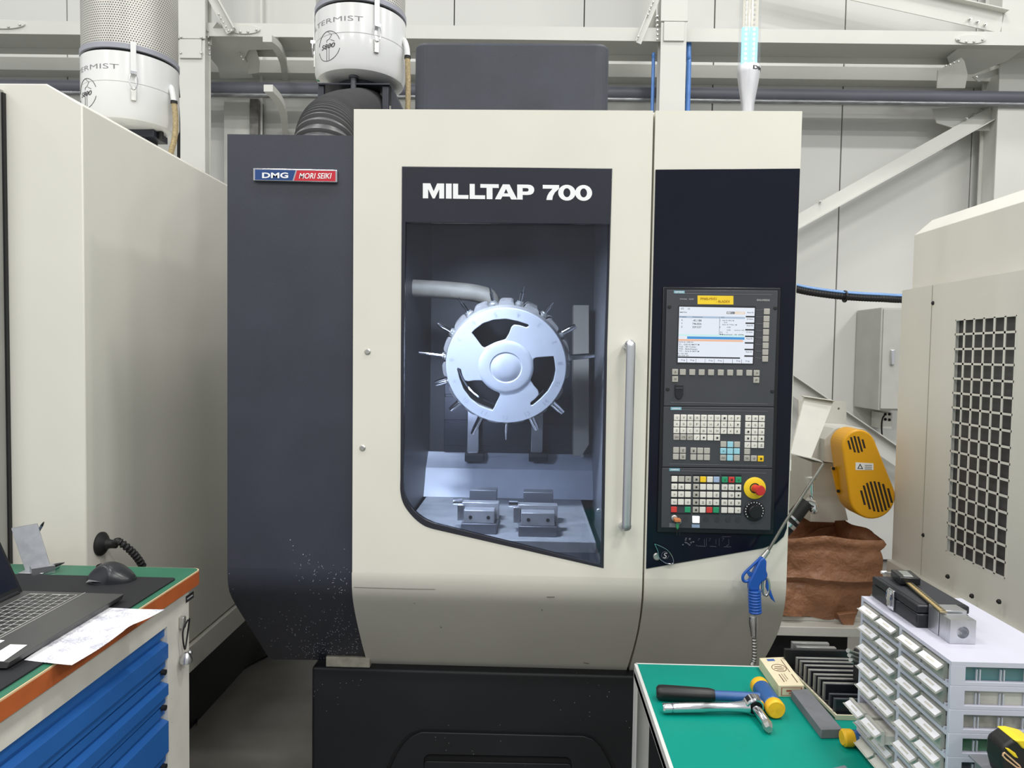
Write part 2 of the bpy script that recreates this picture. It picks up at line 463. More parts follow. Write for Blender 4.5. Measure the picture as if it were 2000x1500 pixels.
MB(RW).prism([planar(slant([(1254, 84), (1281, 14), (1284, 84)], 10, 84, 3.0, 3.1))], (0, 0.008, 0)).obj('plate', M_steel, t)
bolts(t, [(1266, 28), (1269, 20), (1272, 12), (1276, 4), (1247, 71)], 2.94, smallm)
t = thing('knee_gusset', RW @ pw(1880, 150, 3.2), 'grey gusset plate where the right hand braces meet the girder', 'gusset')
MB(RW).prism([planar(slant([(1850, 112), (1880, 88), (2000, 86), (2000, 95), (1968, 118), (1900, 146), (1862, 144)], 60, 155, 3.02, 3.4))], (0, 0.006, 0.006)).obj('plate', M_steel, t)
MB(RW).prism([planar(slant([(1832, 137), (1878, 112), (1884, 120), (1890, 145), (1885, 172), (1830, 172)], 60, 172, 3.0, 3.25))], (0, 0.01, 0)).obj('cleat', M_steel, t)
bolts(t, [(1848, 128), (1856, 126), (1864, 122), (1872, 120), (1908, 150)], 3.1, smallm)
MB(RW).prism([planar([pw(1900, 150, 3.35), pw(1965, 128, 3.35), pw(1970, 136, 3.35), pw(1912, 160, 3.35)])], (0, 0.01, 0)).obj('strut', M_steel, t)

# diagonal braces
b = thing('steel_brace', RW @ pw(1750, 20, 3.3), 'upper right pale steel brace sloping down towards the corner column', 'brace')
lsec(MB(RW), pw(1480, -62, 3.3), pw(1958, 44, 3.3), 0.15, 0.05).obj('angle_bar', M_steel, b)
bolts(b, [(1895, 37), (1910, 42), (1925, 48)], 3.28)
b = thing('steel_brace', RW @ pw(1750, 330, 3.4), 'long pale steel brace rising diagonally to the right of the control pillar', 'brace')
lsec(MB(RW), pw(1335, 558, 3.4), pw(1940, 220, 3.4), 0.10, 0.045, side=-1).obj('angle_bar', M_steel, b)
bolts(b, [(1888, 232), (1903, 223), (1918, 214), (1603, 394)], 3.38)
MB(RW).prism([[pw(x, y, 3.42) for x, y in ((1820, 212), (1965, 205), (1962, 255), (1880, 255), (1830, 240))]], (0, 0.01, 0)).obj('gusset_plate', M_steel, b)
b = thing('steel_brace', RW @ pw(1650, 800, 3.4), 'pale steel brace sloping down behind the chip conveyor', 'brace')
lsec(MB(RW), pw(1335, 608, 3.4), pw(1945, 1024, 3.4), 0.13, 0.05).obj('angle_bar', M_steel, b)

# service pipes
def xpipe(name, y_at, x_at, Y, r, m, label, cat='pipe'):
    c = pw(x_at, y_at, Y)
    o = MB(RW).tube([(-5.6, Y, c.z), (5.6, Y, c.z)], r, 20).obj(name, m, smooth=0.6); return tag(o, label, cat)
M_pipe = mat('grey_pipe', (92, 94, 104), 0.5, var=0.15, scale=5, stretch=(0.4, 3, 3))
M_galv = mat('galvanised', (140, 142, 144), 0.35, 0.7, var=0.3, scale=25, stretch=(0.6, 4, 4))
xpipe('service_pipe', 171, 200, 3.3, 0.050, M_pipe, 'thick dark grey pipe running along the wall below the girder')
xpipe('conduit_pipe', 186, 500, 3.28, 0.018, M_galv, 'thin galvanised conduit running just under the thick grey pipe')
# curved bracket arms
def barm(pts, wds, label):
    path = smooth_path([pw(*p) for p in pts], 6)
    m = MB(RW); rows = []
    n = len(path)
    for i, p in enumerate(path):
        wd = wds[0] + (wds[1] - wds[0]) * i / (n - 1)
        rows.append([p + Vector((-wd, 0, -0.022)), p + Vector((wd, 0, -0.022)), p + Vector((wd, 0, 0.022)), p + Vector((-wd, 0, 0.022)), p + Vector((-wd, 0, -0.022))])
    m.grid(rows); m.add(rows[0][:4], [(0, 1, 2, 3)]); m.add(rows[-1][:4], [(3, 2, 1, 0)])
    return tag(m.obj('bracket_arm', M_steel), label, 'bracket')
barm([(522, 75, 2.7), (540, 90, 2.95), (553, 118, 3.3), (557, 152, 3.58)], (0.03, 0.022), 'curved pale bracket arm reaching out above the thick grey pipe')
barm([(524, 172, 2.7), (542, 192, 2.95), (553, 218, 3.3), (558, 262, 3.58)], (0.03, 0.022), 'curved pale bracket arm reaching out below the thick grey pipe')
# vertical conduit and wall box behind the left column
o = MB(RW).tube([pw(510, -80, 3.52), (pw(510, 200, 3.52).x, 3.52, 0.4)], 0.012, 10).obj('conduit_pipe', M_steel, smooth=0.6); tag(o, 'thin pale vertical conduit on the wall beside the bracket arms', 'pipe')
o = MB(RW).box(pw(437, 200, 3.5).x, pw(488, 200, 3.5).x, 3.5, 3.582, 1.4, pw(450, 195, 3.5).z).obj('cable_box', M_steel, bevel=0.004); tag(o, 'pale sheet metal cable box on the wall right of the left column', 'box')
o = MB(RW).box(pw(488, 200, 3.46).x, pw(504, 200, 3.46).x, 3.46, 3.582, 1.0, pw(490, 193, 3.46).z).obj('wall_stud', mat('raw_steel', (120, 118, 114), 0.5, 0.3, var=0.3, scale=20)); tag(o, 'dark bare steel stud on the wall below the thin conduit', 'stud')
# blue air hoses on the middle column
M_blue = mat('blue_air_hose', (84, 134, 205), 0.2, var=0.1, scale=10)
for px, r, lab in ((1344, 0.018, 'shiny blue air hose running down the right side of the middle column'), (1275, 0.012, 'pale blue air hose hanging left of the middle column')):
    yt = 62 if px == 1344 else 108
    o = MB(RW).tube(smooth_path([pw(px + 2, yt, 3.05), pw(px + 1, 110, 3.05), pw(px, 170, 3.06), (pw(px - 2, 215, 3.06).x, 3.06, 1.9), (pw(px - 3, 215, 3.06).x, 3.06, 0.4)]), r, 10).obj('air_hose', M_blue, smooth=0.8); tag(o, lab, 'hose')
# wall cabinet, socket plate right
t = thing('wall_cabinet', RW @ pw(1740, 805, 3.2), 'grey metal wall cabinet with chrome handle behind the right machine', 'cabinet')
a, b_ = pw(1722, 600, 3.2), pw(1800, 803, 3.2)
MB(RW).box(a.x, b_.x, 3.2, 3.58, b_.z, a.z).obj('cabinet_body', mat('cabinet_grey', (178, 178, 172), 0.45), t, bevel=0.006)
MB(RW).box(a.x + 0.012, b_.x, 3.188, 3.2, b_.z + 0.012, a.z - 0.012).obj('cabinet_door', MATS['cabinet_grey'], t, bevel=0.004)
h0, h1 = pw(1745, 683, 3.17), pw(1745, 713, 3.17)
MB(RW).box(h0.x - 0.014, h0.x + 0.014, 3.17, 3.19, h1.z, h0.z).obj('handle', M_chrome, t, bevel=0.006, seg=3)
t = thing('socket_plate', RW @ pw(1735, 826, 3.4), 'small white socket plate with four dark holes under the wall cabinet', 'socket')
a, b_ = pw(1725, 806, 3.4), pw(1742, 838, 3.4)
MB(RW).box(a.x, b_.x, 3.4, 3.58, b_.z, a.z).obj('socket_body', M_white, t, bevel=0.004)
hm, _ = MB().lathe([(0.011, 0), (0.011, 0.004)], 12, axis=(0, -1, 0)).mesh('socket_hole', M_dark)
for x, y in ((1729, 809), (1737, 809), (1729, 819), (1737, 820)):
    inst('socket_hole', hm, RW @ pw(x, y, 3.4), t)
o = MB(RW).tube(smooth_path([pw(1727, 812, 3.38), pw(1723, 820, 3.36), pw(1722, 840, 3.4), pw(1726, 885, 3.5)]), 0.006, 8).obj('power_cable', M_rub, smooth=0.8); tag(o, 'thin dark cable hanging from the white socket plate', 'cable')
# power-hose bundle between the machines
t = thing('hose_bundle', P(1650, 580, 1.6), 'black corrugated hose with blue lines strung between the two right machines', 'hose')
base = smooth_path([Vector((0.746, 1.42, P(1510, 545, 1.5).z)), P(1510, 556, 1.5), P(1580, 570, 1.55), P(1650, 579, 1.6), P(1720, 583, 1.65), P(1800, 584, 1.7), Vector((2.35, 1.2, P(1800, 580, 1.7).z)), Vector((2.4, 0.585, P(1800, 575, 1.7).z - 0.05))], 26)
MB().tube(base, [0.0165 + 0.0022 * (i % 2) for i in range(len(base))], 12).obj('corrugated_hose', M_rub, t, smooth=0.3)
for dz, dy, r in ((0.022, 0.01, 0.006), (0.017, -0.012, 0.005), (0.026, 0.02, 0.005)):
    MB().tube([p + Vector((0, dy, dz)) for p in base[::6] + [base[-1]]], r, 8).obj('air_line', mat('pale_blue_line', (110, 150, 200), 0.25), t, smooth=0.8)
MB().tube([base[78] + Vector((-0.004, 0, 0)), base[78] + Vector((0.004, 0, 0))], 0.03, 12).obj('cable_tie', M_rub, t)

# ================================================================== MAIN MILLING MACHINE
R_B, Z_B = 0.13, 0.97
def gprof(z):
    if z >= Z_B: return 0.0
    s = (Z_B - z) / R_B
    if s <= math.sin(math.pi / 4): return R_B * (1 - math.sqrt(max(0, 1 - s * s)))
    zc = Z_B - R_B * math.sin(math.pi / 4)
    return R_B * (1 - math.cos(math.pi / 4)) + (zc - z)
def S(px, py, off=0.0):
    d = ray(px, py); lo, hi = 0.5 / d.y, 4.0 / d.y
    for _ in range(60):
        t = (lo + hi) / 2; p = CAM + d * t
        if p.y - gprof(p.z) - off > 0: hi = t
        else: lo = t
    return CAM + d * t
def resample(pts, n):
    pts = [Vector((x, y, 0)) for x, y in pts]; pts = smooth_path(pts, 8)
    L = [0]
    for a, b in zip(pts, pts[1:]): L.append(L[-1] + (b - a).length)
    out = []; j = 0
    for i in range(n):
        s = L[-1] * i / (n - 1)
        while j < len(L) - 2 and L[j + 1] < s: j += 1
        u = (s - L[j]) / max(1e-9, L[j + 1] - L[j]); p = pts[j].lerp(pts[j + 1], u); out.append((p.x, p.y))
    return out
def skirt(mb, left, right, zstart, xl, xr, off=0.0, thick=0.02, n=18):
    """the curved lower part of a front panel: from height zstart (between xl and xr) down to the last picture points"""
    L = [S(x, y, off) for x, y in resample(left, n)]; Rr = [S(x, y, off) for x, y in resample(right, n)]
    L = [Vector((xl, off + gprof(zstart), zstart))] + [p for p in L if p.z < zstart - 0.004]
    Rr = [Vector((xr, off + gprof(zstart), zstart))] + [p for p in Rr if p.z < zstart - 0.004]
    m = min(len(L), len(Rr))
    def trim(A):
        return [A[round(i * (len(A) - 1) / (m - 1))] for i in range(m)]
    L, Rr = trim(L), trim(Rr)
    nx = 8
    fr = [[a.lerp(b, k / nx) for k in range(nx + 1)] for a, b in zip(L, Rr)]
    for r in fr:
        for p in r: p.y = gprof(p.z) + off
    bk = [[p + Vector((0, thick, 0.006)) for p in r] for r in fr]
    mb.grid(fr); mb.grid(bk, True)
    for a, b in ((0, 0), (nx, nx)):
        mb.grid([[r[a] for r in fr], [r[a] for r in bk]], a != 0)
    mb.grid([fr[-1], bk[-1]], True)
    return mb

mill = thing('milling_machine', (0, 0.9, 0), 'large cream and black milling machine with window door and control pillar', 'machine')

# -- door
outer = [(785, 325), (1196, 329), (1186, 680), (1179, 1110)] + [(845, 1033), (827, 1026), (807, 1010), (789, 986), (782, 961), (782, 935), (783, 680)]
inner = [(792, 434), (1190, 438), (1181, 680), (1173.5, 1103), (848, 1022), (827, 1012), (807, 995), (792, 970), (788, 944), (789, 680)]
def rnd(loop, idx, n=6):
    """round the polygonal run with a Catmull-Rom pass over the listed indices"""
    run = smooth_path([Vector((loop[i][0], loop[i][1], 0)) for i in idx], n)
    return [loop[i] for i in range(len(loop)) if i < idx[0]] + [(p.x, p.y) for p in run] + [loop[i] for i in range(len(loop)) if i > idx[-1]]
outer_s = rnd(outer, [4, 5, 6, 7, 8, 9]); inner_s = rnd(inner, [4, 5, 6, 7, 8])
xl, xr = P(688, 1105, 0).x, P(1255, 1120, 0).x
a, b = P(691, 213, 0), P(1276, 216, 0)
m = MB()
m.prism([[a, b, Vector((xr, 0, Z_B)), Vector((xl, 0, Z_B))], [P(x, y, 0) for x, y in outer_s]], (0, 0.022, 0))
skirt(m, [(687, 1108), (688, 1160), (694, 1200), (704, 1245), (719, 1302)], [(1255, 1120), (1253, 1170), (1247, 1220), (1237, 1265), (1222, 1314)], Z_B, xl, xr)
door = m.obj('door', M_door, mill, smooth=0.5)
plate('window_surround', [outer_s, inner_s], -0.002, 0.016, mat('window_surround_black', (40, 42, 52), 0.22, var=0.05), door, bevel=0.0015)
G_win = glass('tinted_window', (0.60, 0.62, 0.66), 0.0, 0.03, hazecol=(150, 160, 190))
plate('window_glass', [inner_s], 0.008, 0.004, G_win, door)
def ring_(cx, cy, rx, ry, n=22, a0=0):
    return [(cx + rx * math.cos(a0 + 2 * math.pi * i / n), cy + ry * math.sin(a0 + 2 * math.pi * i / n)) for i in range(n)]
LET = {'M': [[(0, 0), (.25, 0), (.25, .62), (.46, 0), (.56, 0), (.77, .62), (.77, 0), (1, 0), (1, 1), (.67, 1), (.51, .47), (.35, 1), (0, 1)]],
       'I': [[(0, 0), (1, 0), (1, 1), (0, 1)]], 'L': [[(0, 0), (1, 0), (1, .25), (.33, .25), (.33, 1), (0, 1)]],
       'T': [[(.34, 0), (.66, 0), (.66, .75), (1, .75), (1, 1), (0, 1), (0, .75), (.34, .75)]],
       'A': [[(0, 0), (.27, 0), (.34, .19), (.67, .19), (.74, 0), (1.02, 0), (.66, 1), (.36, 1)], [(.41, .40), (.60, .40), (.505, .70)]],
       'P': [[(0, 0), (.32, 0), (.32, .31), (.62, .31), (.80, .34), (.93, .43), (.99, .56), (1, .67), (.98, .80), (.90, .91), (.78, .98), (.62, 1), (0, 1)], [(.32, .54), (.58, .54), (.65, .58), (.67, .65), (.65, .73), (.58, .77), (.32, .77)]],
       '7': [[(.22, 0), (.58, 0), (.62, .25), (.74, .50), (1, .76), (1, 1), (0, 1), (0, .75), (.60, .75), (.38, .48), (.27, .25)]],
       '0': [ring_(.5, .5, .5, .53), ring_(.5, .5, .20, .30)]}
lab = MB()
for ch, u0, u1 in (('M', 247, 403), ('I', 416, 458), ('L', 468, 581), ('L', 590, 703), ('T', 668, 803), ('A', 775, 936), ('P', 938, 1063), ('7', 1125, 1245), ('0', 1238, 1366), ('0', 1362, 1487)):
    def fp(x, y):
        u = u0 + (u1 - u0) * x; v = 217 + (u - 247) * 0.0135 + 110 * (1 - y); return P(760 + u / 3.75, 300 + v / 3.75, -0.0026)
    MB().prism([[fp(x, y) for x, y in l] for l in LET[ch]], (0, 0.0004, 0)).obj('letter', M_wprint, door)
# handle
hp = [P(1226, 676, 0.0), P(1228, 676, -0.03), P(1231, 672, -0.047), P(1232, 690, -0.05), P(1228, 850, -0.05), P(1224, 1010, -0.05), P(1223, 1029, -0.047), P(1220, 1026, -0.03), P(1218, 1026, 0.0)]
MB().tube(smooth_path(hp, 5), 0.0145, 12, up=(1, 0, 0), ry=[0.0105] * 41).obj('handle', mat('satin_aluminium', (214, 216, 222), 0.32, 0.85, var=0.02), door, smooth=0.9)
hb, _ = MB().lathe([(0.009, 0), (0.009, 0.005), (0.006, 0.008), (0.0, 0.008)], 14, axis=(0, -1, 0)).mesh('door_screw', M_zinc)
inst('door_screw', hb, P(718, 687, 0), door); inst('door_screw', hb, P(708, 875, 0), door)

# -- left dark side panel with badge
M_side = mat('side_panel_paint', (54, 57, 68), 0.38, var=0.10, scale=5, bump=0.3, bscale=900, rvar=0.06)
flecks(M_side, (205, 206, 212), 75, 0.10, 0.60, 1.06)
xl = P(444, 1090, 0.012).x; xr = P(693, 1105, 0.012).x
m = MB(); m.prism([[P(444, 262, 0.012), P(696, 265, 0.012), Vector((xr, 0.012, Z_B)), Vector((xl, 0.012, Z_B))]], (0, 0.02, 0))
skirt(m, [(444, 1110), (446, 1145), (455, 1172), (490, 1229), (527, 1288)], [(693, 1108), (694, 1160), (700, 1205), (710, 1245), (724, 1290)], Z_B, xl, xr, 0.012)
side = m.obj('side_panel', M_side, mill, smooth=0.5)
def rrect(x0, y0, x1, y1, r=2, sk=0.0):
    pts = arc(x1 - r, y0 + r, r, -90, 0, 3) + arc(x1 - r, y1 - r, r, 0, 90, 3) + arc(x0 + r, y1 - r, r, 90, 180, 3) + arc(x0 + r, y0 + r, r, 180, 270, 3)
    return [(x, y + sk * (x - x0)) for x, y in pts]
badge = plate('badge', [rrect(494, 328, 658.5, 353, 2, 0.02)], 0.002, 0.010, M_chrome, mill, bevel=0.002)
plate('badge_field', [[(498, 331), (577, 332.5), (571, 352.5), (498, 351)]], 0.0012, 0.002, mat('badge_blue', (40, 72, 128), 0.25), badge)
plate('badge_field', [[(580, 332.7), (655, 334), (655, 354), (574, 352.7)]], 0.0012, 0.002, mat('badge_red', (198, 44, 58), 0.25), badge)
ptext('lettering', 'DMG', 512, 563, 337, 348, 0.001, M_wprint, badge, offset=0.03)
ptext('lettering', 'MORI SEIKI', 584, 648, 338, 349, 0.001, M_wprint, badge, offset=0.012, shear=0.25)

# -- control pillar (cream) and its dark fascia
xl, xr = P(1258.5, 1120, 0).x, P(1537, 1105, 0).x
m = MB(); m.prism([[P(1280.5, 216, 0), P(1567, 217, 0), Vector((xr, 0, Z_B)), Vector((xl, 0, Z_B))]], (0, 0.022, 0))
skirt(m, [(1258.5, 1120), (1257, 1170), (1251, 1220), (1241, 1265), (1228, 1313)], [(1537, 1110), (1534, 1170), (1524, 1222), (1507, 1262), (1478, 1312)], Z_B, xl, xr)
pillar = m.obj('control_pillar', M_cream, mill, smooth=0.5)
fasc = plate('fascia', [[(1280.5, 331), (1563, 329), (1539, 1000), (1537, 1032), (1531, 1048), (1516, 1062), (1490, 1071), (1262, 1111)]], -0.003, 0.003, M_gloss, mill, bevel=0.001)
plate('panel_frame', [[(1295, 560), (1525, 562), (1511, 1045), (1283, 1040)]], -0.009, 0.006, mat('panel_frame_black', (20, 21, 27), 0.3), fasc, bevel=0.0025)
# seam shadow gap and enclosure behind the fronts
m = MB()
XR, XLs = P(1553, 600, 0).x, P(444, 600, 0).x
m.box(XLs + 0.004, -0.435, 0.034, 1.9, 0.98, 2.19).box(XLs + 0.02, -0.435, 0.42, 1.9, 0.64, 0.98).obj('enclosure_side', mat('side_grey', (158, 158, 156), 0.5), mill)
MB().box(0.315, XR - 0.004, 0.024, 1.9, 0.98, 2.278).box(0.315, XR - 0.02, 0.42, 1.9, 0.64, 0.98).obj('enclosure_side', M_cream, mill)
MB().box(-0.435, 0.315, 0.024, 1.9, 2.16, 2.276).obj('enclosure_roof', M_cream, mill)
MB().box(-0.435, 0.315, 1.12, 1.9, 0.62, 2.16).obj('enclosure_back', M_navy, mill)
# lower body under the fronts
zb = P(620, 1303, 0.345).z
x0, x1 = P(608, 1400, 0.345).x, P(1330, 1330, 0.345).x
base = MB().box(x0, x1, 0.345, 1.85, 0.0, zb).obj('machine_base', M_base, mill, bevel=0.012, seg=3)
MB().box(x0 + 0.05, x1 + 0.30, 0.41, 1.85, zb, 0.64).obj('base_collar', mat('grimy_cream', (176, 172, 158), 0.6, var=0.25, scale=30), mill)
MB().box(P(637, 1295, 0.352).x, P(722, 1295, 0.352).x, 0.352, 0.41, zb, P(660, 1283, 0.352).z).obj('base_step', MATS['grimy_cream'], mill)
hatch = [(735, 1540), (768, 1470), (785, 1447), (800, 1433), (822, 1425), (1140, 1433), (1160, 1440), (1177, 1455), (1192, 1478), (1225, 1545)]
hatch2 = [(748, 1600), (735, 1540)][:0] + hatch + [(1225, 1700), (735, 1700)]
plate('hatch_groove', [hatch2], 0.3435, 0.004, M_dark, base)
ins = [(744, 1540), (775, 1472), (790, 1451), (804, 1438), (823, 1430), (1139, 1438), (1157, 1444), (1172, 1458), (1186, 1481), (1216, 1545), (1216, 1700), (744, 1700)]
slot = rrect(828, 1474, 1116, 1520, 12, 0.02)
plate('hatch_cover', [ins, slot], 0.333, 0.012, M_base, base, bevel=0.003)
plate('grip_recess', [slot], 0.3425, 0.002, M_dark, base)
plate('grip_lip', [rrect(828, 1487, 1116, 1525, 6, 0.02)], 0.336, 0.006, M_base, base, bevel=0.002)

# -- roof housing (dark rounded box) on top
def rxy(x0, x1, y0, y1, r, n=6):
    pts = arc(x1 - r, y0 + r, r, -90, 0, n) + arc(x1 - r, y1 - r, r, 0, 90, n) + arc(x0 + r, y1 - r, r, 90, 180, n) + arc(x0 + r, y0 + r, r, 180, 270, n)
    return pts
a, b = P(807, 150, 0.5), P(1191, 150, 0.5); zt = P(1000, 82, 0.5).z
MB().prism([[Vector((x, y, 2.27)) for x, y in rxy(a.x, b.x, 0.5, 1.3, 0.05)]], (0, 0, zt - 2.27)).obj('roof_housing', mat('housing_charcoal', (50, 54, 64), 0.5, var=0.12, scale=7, bump=0.3, bscale=500), mill, bevel=0.012, seg=3)

# -- work chamber seen through the window
CX0, CX1, CY1 = -0.43, 0.275, 1.10
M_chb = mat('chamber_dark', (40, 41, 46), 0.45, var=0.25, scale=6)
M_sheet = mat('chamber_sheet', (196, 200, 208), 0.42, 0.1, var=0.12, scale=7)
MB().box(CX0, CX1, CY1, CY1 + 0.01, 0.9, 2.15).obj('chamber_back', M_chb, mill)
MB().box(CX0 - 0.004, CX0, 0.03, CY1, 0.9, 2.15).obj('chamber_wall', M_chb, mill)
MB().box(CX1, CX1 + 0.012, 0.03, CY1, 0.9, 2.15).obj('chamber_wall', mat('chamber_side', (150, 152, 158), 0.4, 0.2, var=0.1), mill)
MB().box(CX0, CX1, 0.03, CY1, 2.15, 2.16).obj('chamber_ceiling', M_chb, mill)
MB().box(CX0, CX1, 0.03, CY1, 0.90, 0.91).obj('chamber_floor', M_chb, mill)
zt_ = 1.0
z1 = P(980, 888, 1.0).z
MB().add([(CX0, 1.06, z1), (CX1, 1.06, z1), (CX1, 0.99, z1 - 0.06), (CX0, 0.99, z1 - 0.06), (CX0, 0.93, zt_), (CX1, 0.93, zt_)], [(0, 1, 2, 3), (3, 2, 5, 4)]).obj('splash_plate', M_sheet, mill)
MB().box(CX0 + 0.01, CX1 - 0.05, 0.27, 0.93, 0.93, zt_).obj('work_table', mat('table_steel', (176, 178, 180), 0.4, 0.3, var=0.15, scale=14), mill, bevel=0.004)
MB().box(CX0, CX1, 0.05, 0.27, 0.90, 0.965).obj('chip_tray', mat('tray_dark', (52, 54, 60), 0.4, 0.3, var=0.2, scale=15), mill, bevel=0.004)
x0, x1 = P(868, 800, 1.05).x, P(1125, 800, 1.05).x
MB().box(x0, x1, 1.05, 1.06, z1, 1.60).obj('way_cover', mat('way_cover_dark', (38, 40, 50), 0.3, 0.2, var=0.15, scale=10), mill, bevel=0.004)
for k in range(3):
    zz = z1 + 0.03 + 0.11 * k
    MB().box(x0, x1, 1.044, 1.05, zz, zz + 0.1).obj('cover_leaf', MATS['way_cover_dark'], mill, bevel=0.002)
for px in (925, 1050):
    c = P(px, 850, 0.98).x
    MB().box(c - 0.028, c + 0.022, 0.98, 1.04, P(px, 893, 0.98).z, 1.75).obj('guide_rail', mat('guide_rail_steel', (190, 192, 196), 0.25, 0.9, var=0.15, scale=25), mill, bevel=0.003)
    MB().box(c - 0.035, c + 0.045, 0.96, 1.04, P(px, 902, 0.96).z, P(px, 885, 0.96).z).obj('rail_bracket', M_chb, mill, bevel=0.003)
x0, x1 = P(1120, 700, 0.95).x, P(1150, 700, 0.95).x
m = MB().prism([[P(1120, 596, 0.95), P(1150, 596, 0.95), P(1150, 868, 0.95), P(1136, 890, 0.95), P(1120, 890, 0.95)]], (0, 0.1, 0)).obj('door_post', mat('post_cream', (160, 154, 142), 0.5, var=0.1), mill)
inst('door_screw', hb, P(1137, 890, 0.955), mill); inst('door_screw', hb, Vector((CX1 - 0.02, 0.5, 1.05)), mill)
# coolant hose inside
hz = smooth_path([P(770, 562, 0.62), P(830, 564, 0.62), P(890, 568, 0.62), P(935, 574, 0.62), P(958, 584, 0.62), P(962, 610, 0.64)], 6)
MB().tube(hz, 0.032, 16).obj('coolant_hose', mat('beige_hose', (118, 113, 102), 0.6, var=0.2, scale=20), mill, smooth=0.8)
# chamber lamp
lp_ = Vector((-0.30, 0.10, 2.04)); lt_ = Vector((-0.02, 0.74, 1.06)) - lp_
lq = (-lt_).to_track_quat('Z', 'Y').to_euler()
area('chamber_and_fill_light', lp_, 0.20, 0.06, 17, (0.76, 0.86, 1.0), lq, math.radians(110))
MB().box(-0.41, -0.19, 0.04, 0.16, 2.09, 2.149).obj('chamber_and_fill_lamp', mat('lamp_lens', (230, 235, 245), 0.3), mill)

l2_ = (-(Vector((0.0, 0.86, 1.08)) - Vector((-0.40, 0.15, 1.42)))).to_track_quat('Z', 'Y').to_euler()
area('chamber_and_fill_light', (-0.40, 0.15, 1.42), 0.16, 0.04, 6.5, (0.62, 0.74, 1.0), l2_, math.radians(140))  # added fill lamp, kept out of view, brightens the splash plate
MB().box(CX0 + 0.001, CX0 + 0.014, 0.06, 0.22, 1.40, 1.44).obj('chamber_and_fill_lamp', MATS['lamp_lens'], mill)  # unseen box made up to go with the added fill lamp

# -- tool carousel
tilt = math.radians(17)
cc = P(988, 717, 0.50); Rc = 118 / FPX * 2.5
ax = Vector((0, -math.cos(tilt), -math.sin(tilt)))
cmx = Matrix((Vector((1, 0, 0)), Vector((0, -math.sin(tilt), math.cos(tilt))), ax)).transposed().to_4x4(); cmx.translation = cc
M_car = mat('carousel_grey', (178, 181, 186), 0.36, 0.0, var=0.04, scale=8)
M_rim = mat('carousel_rim', (128, 126, 124), 0.5, var=0.12, scale=18)
sw = [(408, 460), (440, 430), (520, 370), (620, 335), (740, 325), (850, 345), (950, 375), (960, 390), (935, 405), (870, 385), (815, 380), (790, 405), (770, 460), (735, 520), (640, 550), (560, 590), (530, 605), (505, 590)]
sw = [Vector(((u - 740) / 590 * Rc, (786 - v) / 564 * Rc, 0)) for u, v in sw]
circ = [Vector((Rc * math.cos(2 * math.pi * i / 72), Rc * math.sin(2 * math.pi * i / 72), 0)) for i in range(72)]
loops = [circ] + [[Matrix.Rotation(math.radians(-120 * k), 3, 'Z') @ p for p in sw] for k in range(3)]
car = MB(cmx).prism(loops, (0, 0, -0.010)).obj('tool_carousel', M_car, mill, bevel=0.0025)
prof = [(Rc * 0.46, 0.0002), (Rc * 0.44, 0.004), (Rc * 0.40, 0.006), (Rc * 0.27, 0.006), (Rc * 0.255, 0.003), (Rc * 0.24, 0.003), (Rc * 0.22, 0.006), (Rc * 0.1, 0.010), (0.0, 0.011)]
MB(cmx).lathe(prof, 48).obj('hub', M_car, car, smooth=0.7)
NT = 15
rim = []; n = 180
pos = [math.radians(90 - (12 + 24 * k)) for k in range(NT)]
def rimr(th):
    d = min(abs((th - p + math.pi) % (2 * math.pi) - math.pi) for p in pos)
    return Rc * (1.075 - 0.11 * max(0.0, 1 - (d / math.radians(6.5)) ** 2))
l1 = [Vector((rimr(2 * math.pi * i / n) * math.cos(2 * math.pi * i / n), rimr(2 * math.pi * i / n) * math.sin(2 * math.pi * i / n), -0.03)) for i in range(n)]
l2 = [Vector((Rc * 0.86 * math.cos(2 * math.pi * i / 60), Rc * 0.86 * math.sin(2 * math.pi * i / 60), -0.03)) for i in range(60)]
MB(cmx).prism([l1, l2], (0, 0, -0.06)).obj('rim', M_rim, car)
l3 = [p.copy() for p in circ]
for p in l3: p.z = -0.010; p *= 1.0
MB(cmx).lathe([(Rc * 0.995, -0.010), (Rc * 1.02, -0.03)], 72, cap=False).obj('rim_flange', M_rim, car, smooth=0.7)
MB(cmx).lathe([(Rc * 0.3, -0.02), (Rc * 0.3, -0.30)], 32).obj('drive_shaft', M_chb, car)
MB(cmx).lathe([(Rc * 0.84, -0.095), (Rc * 0.84, -0.10)], 40).obj('back_disc', M_chb, car)
m = MB()
for k in range(NT):
    th = pos[k]; s = str((4 - k - 1) % NT + 1)
    rad = Vector((math.cos(th), math.sin(th), 0)); tg = Vector((math.sin(th), -math.cos(th), 0))
    o = cmx @ (rad * Rc * 0.94 + tg * 0.009 + Vector((0, 0, 0.0006)))
    add_text(m, s, o, cmx.to_3x3() @ (-tg * (0.011 if len(s) == 1 else 0.018)), cmx.to_3x3() @ (-rad * 0.016))
stuff(m.obj('number_ring', mat('carousel_print', (150, 153, 160), 0.5), car, fix=False))
clock = ['just right of twelve o clock', 'at one o clock', 'at two o clock', 'at three o clock', 'below three o clock', 'at four o clock', 'at five o clock', 'at six o clock', 'at seven o clock', 'at eight o clock', 'below nine o clock', 'at nine o clock', 'at ten o clock', 'at eleven o clock', 'just left of twelve o clock']
lens = [0.055, 0.045, 0.05, 0.085, 0.0, 0.05, 0.05, 0.07, 0.075, 0.045, 0.04, 0.085, 0.05, 0.06, 0.05]
rad_ = [0.003, 0.003, 0.010, 0.010, 0.0, 0.012, 0.012, 0.004, 0.010, 0.011, 0.012, 0.006, 0.009, 0.004, 0.004]
